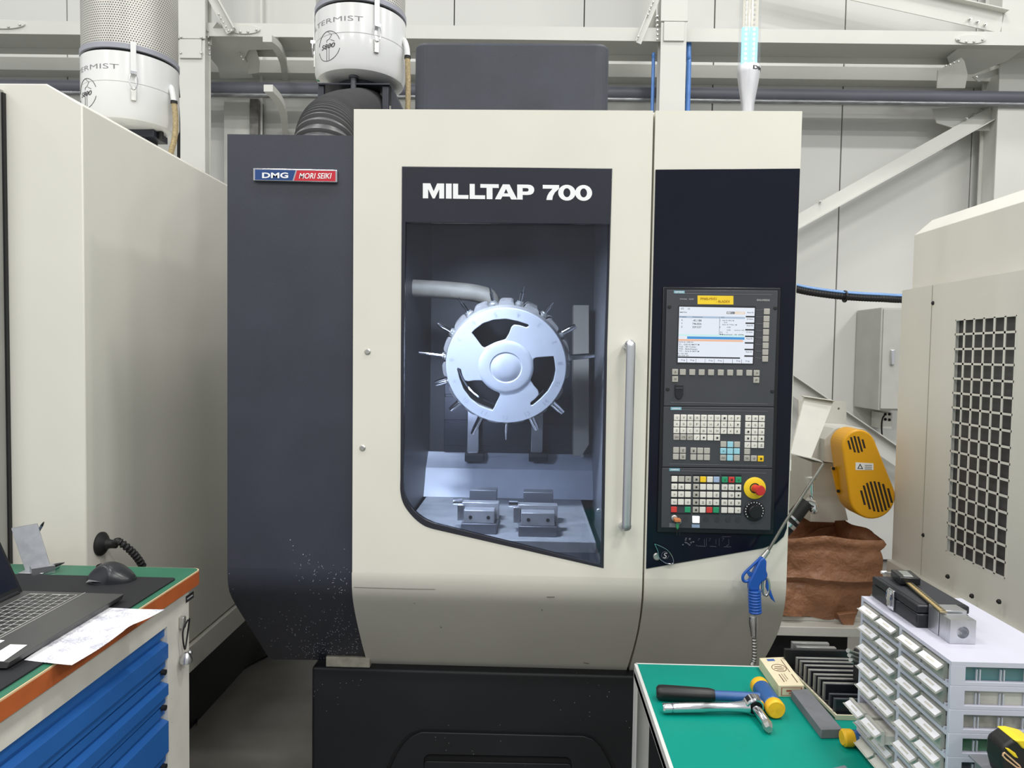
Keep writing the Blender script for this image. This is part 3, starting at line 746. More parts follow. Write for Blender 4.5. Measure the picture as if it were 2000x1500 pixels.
for k in range(NT):
    if lens[k] == 0: continue
    th = pos[k]; rad = Vector((math.cos(th), math.sin(th), 0))
    b0 = rad * (Rc * 0.98) + Vector((0, 0, -0.05))
    t = thing('tool_holder', cmx @ b0, 'chrome tool holder %s on the carousel rim' % clock[k], 'tool', 'cutting tools in the carousel')
    mm = MB(cmx); r = rad_[k]; L = lens[k]
    mm.lathe([(0.016, 0), (0.016, 0.014), (0.012, 0.018), (0.012, 0.022)], 14, org=b0, axis=rad); mm.obj('collar', M_zinc, t, smooth=0.6)
    mm = MB(cmx); mm.lathe([(max(r, 0.006), 0.022), (max(r, 0.006), 0.022 + L * 0.55), (r, 0.022 + L * 0.6), (r * 0.8, 0.022 + L)], 12, org=b0, axis=rad); mm.obj('shank', M_chrome, t, smooth=0.6)

# -- vises on the table
def vise(px0, px1, Yf, label):
    a, b = P(px0, 1045, Yf).x, P(px1, 1045, Yf).x; wv = b - a
    t = thing('machine_vise', ((a + b) / 2, Yf + 0.1, zt_), label, 'vise')
    mv = mat('vise_steel', (170, 170, 172), 0.35, 0.4, var=0.15, scale=25)
    MB().box(a - 0.008, b - 0.004, Yf - 0.006, Yf + 0.22, zt_, zt_ + 0.035).obj('vise_base', mat('vise_dark', (104, 106, 112), 0.4, 0.4), t, bevel=0.003)
    MB().box(a, b - 0.012, Yf, Yf + 0.055, zt_ + 0.035, zt_ + 0.078).obj('front_jaw', mv, t, bevel=0.002)
    MB().box(a - 0.012, b, Yf + 0.06, Yf + 0.10, zt_ + 0.035, zt_ + 0.092).obj('moving_jaw', mv, t, bevel=0.002)
    MB().box(a + 0.006, b - 0.012, Yf + 0.16, Yf + 0.22, zt_ + 0.035, zt_ + 0.115).obj('rear_jaw', MATS['vise_dark'], t, bevel=0.002)
    MB().box(a - 0.026, a - 0.004, Yf + 0.05, Yf + 0.08, zt_ + 0.03, zt_ + 0.085).obj('jaw_stop', M_alu, t, bevel=0.002)
    MB().lathe([(0.012, 0), (0.012, 0.03)], 12, org=(a - 0.042, Yf + 0.075, zt_ + 0.09), axis=(1, 0, 0)).obj('stop_screw', M_chrome, t)
    for q in (0.2, 0.72):
        MB().lathe([(0.006, 0), (0.006, 0.001)], 12, org=(a + wv * q, Yf, zt_ + 0.055), axis=(0, -1, 0)).obj('bolt_hole', M_dark, t)
vise(1017, 1090, 0.32, 'grey machine vise on the right of the milling table')
vise(905, 972, 0.34, 'hazy grey machine vise on the left of the milling table')

# -- signal tower
t = thing('signal_tower', P(1460, 216, 0.30), 'clear signal tower with blue glowing rods in a brushed cone', 'signal lamp')
c0 = P(1460, 216, 0.30); q = 2.3 / FPX
zc = lambda y: P(1460, y, 0.30).z
M_cone = mat('brushed_aluminium', (222, 222, 226), 0.4, 0.75, var=0.12, scale=60, stretch=(1, 1, 0.03))
c0 = Vector((c0.x, 0.30, 0))
MB().lathe([(11.5 * q, 2.27), (12 * q, zc(205)), (17 * q, zc(172)), (21 * q, zc(145)), (21.5 * q, zc(133)), (20.5 * q, zc(130))], 32, org=c0).obj('cone', M_cone, t, smooth=0.6)
MB().lathe([(20.5 * q, zc(131)), (19.5 * q, zc(-60)), (19.5 * q, zc(-140))], 32, org=c0, cap=False).obj('clear_tube', glass('clear_tube', (0.97, 0.975, 0.98), 0.05, 0.06, refl=0.05, hazecol=(225, 228, 230)), t, smooth=0.8)
ledm, _ = MB().lathe([(0.0035, 0), (0.0035, 0.003)], 8, axis=(0, -1, 0)).mesh('led', mat('led_white', (255, 255, 255), 0.3, emit=(235, 250, 255), estr=2.5))
ledo, _ = MB().lathe([(0.0035, 0), (0.0035, 0.003)], 8, axis=(0, -1, 0)).mesh('led', mat('led_off', (200, 200, 196), 0.4))
for dx, y0, y1, lit in ((-10.5, 132, -60, 0), (4.5, 132, -60, 0)):
    cx = c0.x + (dx + 3) * q
    rod = MB().box(cx - 7.2 * q, cx + 7.2 * q, c0.y - 0.004, c0.y + 0.004, zc(132), zc(54)).obj('light_rod', mat('rod_blue', (150, 215, 240), 0.4, emit=(120, 205, 245), estr=1.0), t)
    rod2 = MB().box(cx - 7.2 * q, cx + 7.2 * q, c0.y - 0.004, c0.y + 0.004, zc(54), zc(-130)).obj('light_rod', mat('rod_off', (224, 220, 206), 0.4), t)
    for k in range(8):
        inst('led', ledm, Vector((cx, c0.y - 0.004, zc(125 - k * 9.5))), rod)
    for k in range(14):
        inst('led', ledo, Vector((cx, c0.y - 0.004, zc(48 - k * 9.5))), rod2)
m = MB(); v_, f_, lo_, hi_ = glyphs('DMG', 0.03)
pts = []
for v in v_:
    u = (v.x - lo_.x) / (hi_.x - lo_.x); h = (v.y - lo_.y) / (hi_.y - lo_.y)
    th = math.radians(-90 + 5 + u * 95); rr = 21.7 * q
    pts.append(c0 + Vector((rr * math.cos(th), rr * math.sin(th), zc(143) + h * 7 * q)))
m.add(pts, f_); m.obj('lettering', M_print, t, fix=False)

# -- scuffs on the door and swarf clinging to the dark side panel
def scuff(pts, r, par, nm='scuff_mark'):
    MB().tube([S(x, y, -0.0003) for x, y in pts], r, 4).obj(nm, mat('scuff_grey', (110, 106, 98), 0.7), par)
scuff([(691, 1147), (740, 1148.5), (790, 1150), (850, 1151)], 0.0006, door); scuff([(1068, 1166), (1083, 1166)], 0.0015, door)
scuff([(808, 1178), (811, 1178)], 0.001, door); scuff([(1058, 1190), (1059, 1193)], 0.001, door); scuff([(860, 1224), (863, 1226)], 0.0012, door); scuff([(1140, 1294), (1150, 1296)], 0.0018, door)
random.seed(21)
m = MB()
for k in range(330):
    if k < 60: x, y = random.gauss(640, 30), random.gauss(1128, 22)
    else:
        y = 1290 - abs(random.gauss(0, 45)); x = random.gauss(650, 55)
    if not (470 < x < 690 + max(0, (y - 1150) * 0.2)) or y > 1286 or y < 1020: continue
    p = S(x, y, 0.011); L_ = random.choice((0.0008, 0.001, 0.0014, 0.003 if k < 40 else 0.001)); a_ = random.random() * 3.14
    d_ = Vector((math.cos(a_) * L_, 0, math.sin(a_) * L_)); n_ = Vector((-math.sin(a_) * 0.0006, 0, math.cos(a_) * 0.0006)); f_ = Vector((0, -0.0008, 0))
    m.hexa([p - d_ - n_, p + d_ - n_, p + d_ + n_, p - d_ + n_, p - d_ - n_ + f_, p + d_ - n_ + f_, p + d_ + n_ + f_, p - d_ + n_ + f_])
o = m.obj('metal_chips', mat('swarf_silver', (190, 192, 196), 0.3, 0.6)); tag(o, 'scattered tiny metal chips clinging to the dark side panel', 'chips', kind='stuff')

# ================================================================== OPERATOR PANELS on the fascia
M_pan = mat('panel_charcoal', (62, 64, 70), 0.42, var=0.04, scale=10)
YP = -0.013
q6 = lambda u, v: (1260 + u * 0.1933, 540 + v * 0.1933)
q7 = lambda u, v: (1260 + u * 0.22, 780 + v * 0.22)
op = plate('operator_panel', [[q6(220, 133), q6(1342, 143), q6(1302, 1316), q6(188, 1308)]], YP, 0.006, M_pan, mill, bevel=0.0015)
kb = plate('keyboard_panel', [[q7(165, 64), q7(1144, 72), q7(1130, 612), q7(152, 600)]], YP, 0.006, M_pan, mill, bevel=0.0015)
mc = plate('machine_control_panel', [[q7(151, 608), q7(1130, 620), q7(1114, 1164), q7(142, 1140)]], YP, 0.006, M_pan, mill, bevel=0.0015)
ks = 11.4 / FPX * 1.99
def keymesh(nm, s, col, t=0.005):
    return MB().box(-s / 2, s / 2, -t, 0, -s / 2, s / 2).mesh('key', mat(nm, col, 0.45, var=0.02), bevel=0.0012, seg=2)[0]
K = {'w': keymesh('key_white', ks, (226, 222, 214)), 'g': keymesh('key_grey', ks, (178, 174, 166)), 'c': keymesh('key_cyan', ks, (150, 205, 220)),
     'y': keymesh('key_yellow', ks, (245, 200, 30)), 'r': keymesh('key_red', ks, (205, 60, 56)), 'n': keymesh('key_green', ks, (40, 150, 105)), 'b': keymesh('key_blue', ks, (160, 180, 210)),
     's': keymesh('key_soft', ks, (172, 168, 160))}
def key(kind, xy, parent, leg=None, lm=None):
    p = P(xy[0], xy[1], YP); inst('key', K[kind], p, parent)
    if leg and lm is not None:
        w_ = ks * (0.32 if len(leg) == 1 else 0.6); h_ = ks * 0.34
        add_text(lm, leg, p + Vector((-w_ / 2, -0.0054, -h_ / 2)), Vector((w_, 0, 0)), Vector((0, 0, h_)))
# -- upper panel
lm = MB()
for u, v in ((1228, 355), (1225, 428), (1222, 492), (1220, 562), (1217, 630), (1216, 698), (1213, 765), (1211, 833)):
    key('s', q6(u, v), op)
for i, u in enumerate((302, 380, 475, 570, 665, 763, 858, 953, 1050, 1125)):
    key('s', q6(u, 965 + i * 1.2), op, '^' if i == 0 else ('>' if i == 9 else None), lm)
key('s', q6(302, 1037), op, 'M', lm); key('s', q6(1122, 1047), op, 'P', lm)
stuff(lm.obj('key_legends', M_print, op, fix=False))
plate('screen_bezel', [[q6(335, 292), q6(1120, 300), q6(1098, 892), q6(318, 884)]], YP - 0.0006, 0.002, mat('bezel_dark', (36, 37, 42), 0.35), op)
MS = mat('screen_white', (20, 21, 24), 0.25, var=0.005, emit=(232, 238, 248), estr=0.95)
scr = plate('screen', [[q6(346, 305), q6(1108, 318), q6(1086, 880), q6(330, 868)]], YP - 0.0012, 0.001, MS, op)
def sx(u, v):   # unit square on the screen (0..1, 0..1 from top left)
    a, b, c, d = [Vector((*q6(*p), 0)) for p in ((346, 305), (1108, 318), (1086, 880), (330, 868))]
    t_ = a.lerp(b, u); bt = d.lerp(c, u); r = t_.lerp(bt, v); return (r.x, r.y)
def quad(mb, u0, v0, u1, v1, Y):
    mb.add([P(*sx(u0, v0), Y), P(*sx(u1, v0), Y), P(*sx(u1, v1), Y), P(*sx(u0, v1), Y)], [(0, 1, 2, 3)])
def field(nm, col, quads, e=0.95):
    m = MB()
    for qd in quads: quad(m, *qd, YP - 0.0026)
    stuff(m.obj('screen_field', mat(nm, (16, 16, 18), 0.3, var=0.0, emit=col, estr=e), op, fix=False))
field('screen_head', (172, 192, 214), [(0.0, 0.165, 0.54, 0.20), (0.545, 0.165, 0.875, 0.20)])
field('screen_cyan', (205, 240, 240), [(0.0, 0.49, 0.875, 0.525)])
field('screen_blue', (70, 150, 215), [(0.115, 0.53, 0.88, 0.575)])
field('screen_orange', (240, 190, 160), [(0.0, 0.58, 0.86, 0.615)])
field('screen_dark', (70, 76, 84), [(0.0, 0.893, 0.83, 0.918)] + [(0.885, 0.145 + 0.118 * k, 1.0, 0.172 + 0.118 * k) for k in range(7)] + [(0.63, 0.075, 0.735, 0.115)], 0.3)
field('screen_cream', (235, 200, 150), [(0.74, 0.075, 0.87, 0.115)])
field('screen_white_box', (240, 242, 246), [(0.637, 0.082, 0.728, 0.108), (0.75, 0.082, 0.86, 0.108)])
lm = MB()
def stext(s, u0, v0, u1, v1):
    a = P(*sx(u0, v1), YP - 0.003); add_text(lm, s, a, P(*sx(u1, v1), YP - 0.003) - a, P(*sx(u0, v0), YP - 0.003) - a, 0.012)
for s, u0, v0, u1, v1 in (('X', .03, .225, .05, .255), ('Y', .03, .285, .05, .315), ('Z', .03, .345, .05, .375), ('-42.188', .18, .225, .30, .26), ('746.826', .18, .285, .30, .32), ('359.537', .18, .345, .30, .38),
                          ('Program', .01, .17, .10, .195), ('Position(mm)', .18, .17, .31, .195), ('T,F,S', .555, .17, .60, .195), ('T', .545, .225, .555, .25), ('R36 W 77021 M', .58, .225, .73, .245), ('0.0', .6, .26, .64, .28), ('R36 W 77021 M', .58, .30, .77, .32),
                          ('F', .545, .345, .555, .375), ('0.000', .64, .345, .69, .365), ('0.000', .64, .395, .69, .415), ('mm/min 100', .74, .395, .87, .415), ('S1', .55, .435, .58, .46), ('0', .64, .435, .65, .46), ('Master 0 0%', .55, .475, .87, .495),
                          ('N10 G1 G90 D1', .01, .62, .20, .645), ('T1 - G20 R2 M077 M', .01, .665, .28, .69), ('T22 - 3D Cutter', .01, .705, .24, .73), ('T52 - Bohrfraeser', .01, .745, .26, .77), ('T71 - 1616 R 0477 M', .01, .785, .28, .81), ('N 100 200', .0, .83, .13, .85), ('G0 G53 Z0', .0, .865, .14, .885), ('MPF0', .01, .09, .10, .11), ('AUTO', .02, .02, .06, .05), ('A B', .11, .02, .14, .05)):
    stext(s, u0, v0, u1, v1)
for k in range(8):
    if k not in (5, 7): stext('G func' if k % 2 else 'Aux fn', .90, .09 + .118 * k - .02, .985, .115 + .118 * k - .02)
for k in range(8):
    if k not in (2, 5): stext('Prog', .045 + .123 * k, .945, .095 + .123 * k, .975)
stext('>>', .91, .85, .96, .885)
stuff(lm.obj('screen_text', mat('screen_ink', (24, 26, 34), 0.5), op, fix=False))
lm = MB(); 
for k in range(1, 8): quad(lm, 0.122 * k - 0.004, 0.93, 0.122 * k, 1.0, YP - 0.0028)
quad(lm, 0.538, 0.165, 0.542, 0.49, YP - 0.0028)
stuff(lm.obj('screen_rules', MATS['screen_ink'], op, fix=False))
plate('note_label', [[q6(530, 192), q6(892, 196), q6(892, 284), q6(530, 280)]], YP - 0.0008, 0.001, mat('label_yellow', (240, 205, 45), 0.4), op)
m = MB()
for s, u0, v0, u1, v1 in (('PM40-MV01', 560, 212, 722, 238), ('- BLADEX', 720, 240, 858, 264)):
    a = P(*q6(u0, v1), YP - 0.0015); add_text(m, s, a, P(*q6(u1, v1), YP - 0.0015) - a, P(*q6(u0, v0), YP - 0.0015) - a)
stuff(m.obj('label_text', mat('label_ink', (150, 95, 20), 0.5), op, fix=False))
M_teal = mat('maker_teal', (120, 170, 185), 0.4)
for par, (u0, v0, u1, v1), qq in ((op, (290, 143, 400, 170), q6), (kb, (227, 68, 323, 94), q7), (mc, (215, 611, 309, 636), q7)):
    plate('maker_badge', [[qq(u0, v0), qq(u1, v0 + 1), qq(u1, v1 + 1), qq(u0, v1)]], YP - 0.0006, 0.001, M_teal, par)
    a = P(*qq(u0 + 12, v1 - 6), YP - 0.0012)
    text('lettering', 'SIEMENS', a, P(*qq(u1 - 12, v1 - 6), YP - 0.0012) - a, P(*qq(u0 + 12, v0 + 8), YP - 0.0012) - a, M_wprint, par, offset=0.02)
a = P(*q6(1128, 248), YP - 0.0004); text('lettering', 'SINUMERIK', a, P(*q6(1262, 250), YP - 0.0004) - a, P(*q6(1128, 228), YP - 0.0004) - a, mat('silver_print', (190, 190, 190), 0.5), op)
a = P(*q6(352, 234), YP - 0.0004); text('lettering', 'POWER   TEMP', a, P(*q6(490, 236), YP - 0.0004) - a, P(*q6(352, 222), YP - 0.0004) - a, MATS['silver_print'], op)
for u, v in ((245, 305), (228, 1138), (1316, 318), (1285, 1160)):
    MB().lathe([(0.0055, 0), (0.0055, 0.001), (0.004, 0.0015)], 16, org=P(*q6(u, v), YP), axis=(0, -1, 0)).obj('screw', M_black, op)
m = plate('usb_cover', [[q6(303, 1095), q6(385, 1095), q6(385, 1195), q6(370, 1230), q6(343, 1242), q6(316, 1230), q6(303, 1195)]], YP - 0.004, 0.004, mat('flap_black', (28, 29, 33), 0.4), op, bevel=0.001)
plate('usb_bar', [[q6(310, 1122), q6(380, 1122), q6(380, 1134), q6(310, 1134)]], YP - 0.006, 0.002, M_pan, op)
for par, pts in ((op, [q6(300, 170), q6(1280, 182), q6(1280, 186), q6(300, 174)]), (op, [q6(260, 1270), q6(1245, 1286), q6(1245, 1290), q6(260, 1274)]), (kb, [q7(330, 92), q7(1090, 106), q7(1090, 109), q7(330, 95)]), (kb, [q7(218, 572), q7(1078, 588), q7(1078, 591), q7(218, 575)]), (mc, [q7(320, 632), q7(1075, 655), q7(1075, 658), q7(320, 635)])):
    plate('trim_line', [pts], YP - 0.0006, 0.0006, mat('line_grey', (112, 114, 120), 0.4), par)
m = MB()
for k in range(8):
    y0 = 318 + k * 69
    a, b, c = P(*q6(1115, y0 + 30 - 10), YP - 0.0004), P(*q6(1160, y0 + 24), YP - 0.0004), P(*q6(1192, y0 + 60), YP - 0.0004)
    m.tube([a, b, P(*q6(1190, y0 + 24 + (k - 4) * 2), YP - 0.0004)], 0.0004, 4)
stuff(m.obj('guide_lines', MATS['line_grey'], op))
# -- keyboard
lm = MB()
for r, (row, u0, v0) in enumerate((('QWERTYUIOP', 281, 160), ('ASDFGHJKL!', 279, 217), ('ZXCVBNM?([', 277, 275))):
    for i, ch in enumerate(row): key('w', q7(u0 + i * 60, v0 + i * 0.8), kb, ch, lm)
for i, ch in enumerate(('SH', 'CTR', 'ALT', '/', '.', ' ', '_')):
    key('g' if i < 3 else 'w', q7(277 + i * 60, 334 + i * 1.0), kb, ch if ch.strip() else None, lm)
for r, row in enumerate(('789', '456', '123', '-0.', '/*=')):
    for i, ch in enumerate(row): key('w', q7(915 - r * 1.8 + i * 60, 167 + r * 59.5 + i), kb, ch, lm)
key('g', q7(905, 463), kb); key('g', q7(903, 522), kb, 'DEL', lm); key('g', q7(964, 524), kb, 'o', lm); key('y', q7(1025, 526), kb, '-', lm)
for k_, (u, v) in zip('gcgcccgcg', ((694, 398), (755, 400), (815, 401), (692, 458), (753, 460), (813, 460), (691, 518), (752, 519), (812, 520))):
    key(k_, q7(u, v), kb, {('c', 692): '<', ('g', 691): 'END'}.get((k_, u)), lm)
for u, v in ((274, 450), (334, 450), (272, 508), (333, 508), (428, 454), (488, 455), (548, 456), (427, 513), (488, 514), (547, 515)):
    key('g', q7(u, v), kb, '=' if u in (334, 333) else ('i' if u == 428 else None), lm)
stuff(lm.obj('key_legends', M_print, kb, fix=False))
# -- machine control keys
lm = MB()
cols = (260, 321, 381, 453, 514, 574, 633, 706, 766, 827)
pat = ['wggwywbnrn'.replace('wggw', 'wggg', 1), 'wwwgwwwwww', 'wwwgwwwwww', 'wwwgwwwwww', 'r ngwrnwww']
legs = ['  v-   +-+', '2s -   oo-', '>* -  = o.', 'H o-==+n[]', '   -     +']
for r in range(5):
    for i, u in enumerate(cols):
        kk = pat[r][i]
        if kk == ' ': continue
        ch = legs[r][i] if i < len(legs[r]) else ' '
        key(kk, q7(u - r * 1.2, 706 + r * 67.6 + i * 0.9), mc, ch if ch.strip() else None, lm)
stuff(lm.obj('key_legends', M_print, mc, fix=False))
for r in range(6):
    for (u0, u1) in ((228, 408), (424, 660), (676, 856)):
        v = 668 + r * 68
        plate('key_rail', [[q7(u0, v), q7(u1, v + 3), q7(u1, v + 10), q7(u0, v + 7)]], YP - 0.002, 0.002, mat('rail_black', (24, 25, 28), 0.3), mc)
c = P(*q7(972, 787), YP)
es = MB().lathe([(0.0305, 0), (0.0305, 0.002), (0.029, 0.003), (0.012, 0.003)], 36, org=c, axis=(0, -1, 0)).obj('emergency_collar', mat('estop_yellow', (242, 205, 40), 0.4), mc, smooth=0.6)
MB().lathe([(0.011, 0.003), (0.010, 0.020), (0.0125, 0.022), (0.0145, 0.028), (0.013, 0.034), (0.0, 0.035)], 28, org=c, axis=(0.22, -1, -0.06)).obj('emergency_button', mat('estop_red', (205, 50, 52), 0.35), mc, smooth=0.7)
MB().lathe([(0.0145, 0.0032), (0.0115, 0.0036)], 28, org=c, axis=(0, -1, 0), cap=False).obj('emergency_ring', M_black, mc)
c = P(*q7(967, 990), YP)
MB().lathe([(0.029, 0), (0.029, 0.002), (0.028, 0.003), (0.019, 0.003), (0.0185, 0.016), (0.017, 0.018), (0.0, 0.018)], 40, org=c, axis=(0, -1, 0)).obj('override_dial', mat('dial_black', (26, 27, 31), 0.35), mc, smooth=0.6)
m = MB()
for k in range(15):
    th = math.radians(220 - k * 18)
    p = c + Vector((math.cos(th) * 0.0245, -0.0034, math.sin(th) * 0.0245)); m.box(p.x - 0.0012, p.x + 0.0012, p.y, p.y + 0.0006, p.z - 0.0014, p.z + 0.0014)
stuff(m.obj('dial_marks', M_wprint, mc))
# key switch with tag, white button
c = P(*q7(258, 1052), YP)
MB().lathe([(0.0085, 0), (0.0085, 0.003), (0.006, 0.005), (0.0, 0.005)], 20, org=c, axis=(0, -1, 0)).obj('key_switch', M_zinc, mc)
MB().box(-0.004, 0.013, -0.024, -0.005, -0.006, 0.002).obj('key_bow', mat('key_orange', (196, 120, 70), 0.5), mc, bevel=0.001).location = c + Vector((0.006, -0.012, -0.003))
MB().tube([c + Vector((0.010 + 0.006 * math.cos(t_), -0.016, -0.006 + 0.007 * math.sin(t_))) for t_ in [k * math.pi / 8 for k in range(17)]], 0.0008, 6).obj('key_ring', M_chrome, mc)
tg = plate('key_tag', [[q7(274, 1100), q7(302, 1102), q7(300, 1140), q7(289, 1158), q7(276, 1140)]], YP - 0.014, 0.004, mat('tag_green', (50, 140, 90), 0.4), mc, bevel=0.001)
for u in (281, 306):
    MB().tube([P(*q7(u + 3, 1140), YP - 0.012), P(*q7(u, 1175), YP - 0.012), P(*q7(u + 1, 1208), YP - 0.012)], 0.001, 6).obj('key_cord', M_black, mc)
plate('switch_plate', [[q7(216, 1098), q7(272, 1100), q7(271, 1137), q7(215, 1134)]], YP - 0.0006, 0.001, MATS['line_grey'], mc)
plate('lit_button', [[q7(420, 1036), q7(486, 1038), q7(485, 1101), q7(420, 1099)]], YP - 0.005, 0.005, mat('button_white', (244, 244, 246), 0.35, emit=(255, 255, 255), estr=0.3), mc, bevel=0.0015)
plate('button_label', [[q7(415, 1108), q7(484, 1110), q7(484, 1140), q7(415, 1138)]], YP - 0.0006, 0.001, mat('label_blue', (150, 170, 200), 0.5), mc)
for u in (360, 540, 640, 735, 820):
    MB().lathe([(0.008, 0.0), (0.008, 0.0006), (0.0074, 0.0006)], 22, org=P(*q7(u, 1060 + u * 0.012), YP), axis=(0, -1, 0)).obj('blank_plug', mat('plug_dark', (54, 56, 62), 0.4), mc)
# hand-drawn marks and the cup lock below the panels
MK = mat('chalk_marks', (104, 106, 114), 0.6)
m = MB()
random.seed(3)
for k in range(14):
    u, v = 335 + random.random() * 95, 1232 + random.random() * 70; p = P(*q7(u, v), -0.0034); m.box(p.x - 0.002, p.x + 0.002, p.y, p.y + 0.0003, p.z - 0.0015, p.z + 0.0015)
def stroke(pts, r=0.00035):
    m.tube([P(*q7(*p), -0.0034) for p in pts], r, 4)
stroke([(455, 1290), (455, 1300), (535, 1306)]); stroke([(525, 1240), (527, 1300)]); stroke([(468, 1232), (485, 1236), (470, 1252)]); stroke([(544, 1230), (544, 1302)]); stroke([(565, 1232), (582, 1234), (566, 1258)]); stroke([(628, 1240), (628, 1285)]); stroke([(575, 1304), (632, 1308)])
stroke([(684, 1232), (700, 1234), (684, 1260)]); stroke([(742, 1240), (742, 1290), (722, 1300)]); stroke([(682, 1220), (762, 1218)]); stroke([(700, 1310), (765, 1310)]); stroke([(658, 1232), (656, 1300)])
stuff(m.obj('marker_doodles', MK, fasc))
c = P(*q7(103, 1393), -0.003)
MB().lathe([(0.0105, 0), (0.0105, 0.004), (0.008, 0.006), (0.0, 0.006)], 22, org=c, axis=(0, -1, 0)).obj('lock_barrel', M_zinc, fasc, smooth=0.5)
drop = smooth_path([P(*q7(*p), -0.012) for p in ((84, 1282), (130, 1300), (200, 1340), (240, 1395), (252, 1440), (240, 1460), (190, 1455), (140, 1425), (118, 1390), (112, 1345), (84, 1282))], 5)
MB().tube(drop, 0.0012, 6, cap=False).obj('lock_cover_rim', M_chrome, fasc, smooth=0.8)
MB().prism([drop[:-1]], (0, 0.003, 0)).obj('lock_cover', M_gloss, fasc)
a = P(*q7(160, 1410), -0.0126); text('lettering', 'S', a, P(*q7(196, 1410), -0.0126) - a, P(*q7(160, 1362), -0.0126) - a, MATS['silver_print'], fasc, shear=0.2)
MB().tube([P(*q7(178 + 32 * math.cos(t_), 1385 + 32 * math.sin(t_)), -0.0126) for t_ in [k * math.pi / 10 for k in range(18)]], 0.0005, 4).obj('lock_ring_mark', MK, fasc)

# ================================================================== LEFT SIDE
# -- neighbouring grey machine
XS = -1.30
Yc = PX(165, 650, XS).y
ztop = PX(165, 207, XS).z; zt2 = P(90, 163, Yc).z; x90 = P(90, 163, Yc).x
M_gm = mat('neighbour_paint', (222, 220, 210), 0.30, var=0.03, scale=2, coat=0.15)
gm = thing('machining_center', (-2.0, Yc + 1.0, 0), 'tall pale grey machine enclosure at the left edge with sloped top', 'machine')
body = MB().prism([[Vector((XS, Yc, 0.46)), Vector((XS, Yc, ztop)), Vector((x90, Yc, zt2)), Vector((-2.6, Yc, zt2)), Vector((-2.6, Yc, 0.46))]], (0, 2.2, 0)).obj('enclosure', M_gm, gm, bevel=0.004)
xd = P(8, 600, Yc - 0.012).x
MB().box(-2.6, xd, Yc - 0.05, Yc, 0.46, zt2 - 0.02).obj('sliding_door', mat('door_edge_grey', (150, 150, 145), 0.4), gm, bevel=0.004)
MB().box(xd, xd + 0.006, Yc - 0.012, Yc, 0.5, zt2 - 0.03).obj('door_seal', M_black, gm)
MB().box(-2.6, XS + 0.012, Yc + 0.01, Yc + 2.15, 0.35, 0.452).obj('lower_skirt', M_gm, gm, bevel=0.003)
MB().box(-2.6, XS - 0.10, Yc + 0.06, Yc + 2.1, 0.0, 0.36).obj('plinth', M_black, gm)
# cable grommet with bend protector
g = thing('cable_grommet', PX(200, 1062, XS), 'round black cable grommet on the grey machine side behind the bench', 'grommet')
c = PX(196, 1062, XS)
MB().lathe([(0.036, 0), (0.036, 0.006), (0.030, 0.012), (0.016, 0.022), (0.013, 0.034), (0.013, 0.05)], 28, org=c, axis=(1, 0, 0)).obj('cup', M_rub, g, smooth=0.6)
pth = smooth_path([c + Vector((0.045, 0, 0)), PX(232, 1058, XS + 0.075), PX(255, 1075, XS + 0.10), PX(272, 1095, XS + 0.11), PX(285, 1120, XS + 0.11), PX(295, 1150, XS + 0.11)], 16)
MB().tube(pth[:56], [0.0085 + 0.0035 * ((i // 2) % 2) for i in range(56)], 12).obj('bend_protector', M_rub, g, smooth=0.3)
MB().tube(pth[54:], 0.006, 10).obj('cable', M_rub, g, smooth=0.8)

# -- mist collectors
M_mist = mat('collector_enamel', (222, 223, 222), 0.22, var=0.02, scale=4, coat=0.3)
def perforated(name):
    m = mat(name, (196, 194, 188), 0.4, 0.3, var=0.05, scale=10); nt = m.node_tree; b = nt.nodes['Principled BSDF']
    N = lambda t, **k: nt.nodes.new(t)
    def mth(op, a, b_=None, c_=None):
        n = nt.nodes.new('ShaderNodeMath'); n.operation = op
        for i, v in enumerate((a, b_, c_)):
            if v is None: continue
            if isinstance(v, (int, float)): n.inputs[i].default_value = v
            else: nt.links.new(v, n.inputs[i])
        return n.outputs[0]
    tc = nt.nodes.new('ShaderNodeTexCoord'); sp = nt.nodes.new('ShaderNodeSeparateXYZ'); nt.links.new(tc.outputs['Object'], sp.inputs[0])
    ang = mth('ARCTAN2', sp.outputs['Y'], sp.outputs['X'])
    v = mth('MULTIPLY', sp.outputs['Z'], 1 / 0.0095)
    row = mth('FLOOR', v)
    u = mth('ADD', mth('MULTIPLY', ang, 0.18 / 0.0095), mth('MULTIPLY', row, 0.5))
    du = mth('SUBTRACT', mth('FRACT', u), 0.5); dv = mth('SUBTRACT', mth('FRACT', v), 0.5)
    d = mth('SQRT', mth('ADD', mth('MULTIPLY', du, du), mth('MULTIPLY', dv, dv)))
    h = mth('LESS_THAN', d, 0.27)
    mx = nt.nodes.new('ShaderNodeMix'); mx.data_type = 'RGBA'
    src = b.inputs['Base Color'].links[0].from_socket
    nt.links.new(h, mx.inputs['Factor']); nt.links.new(src, mx.inputs['A']); mx.inputs['B'].default_value = (0.05, 0.05, 0.05, 1)
    nt.links.new(mx.outputs['Result'], b.inputs['Base Color'])
    return m
M_perf = perforated('perforated_drum')
M_band = mat('collector_band', (150, 152, 162), 0.4, var=0.03)
M_thin = mat('thin_print', (120, 120, 122), 0.6)
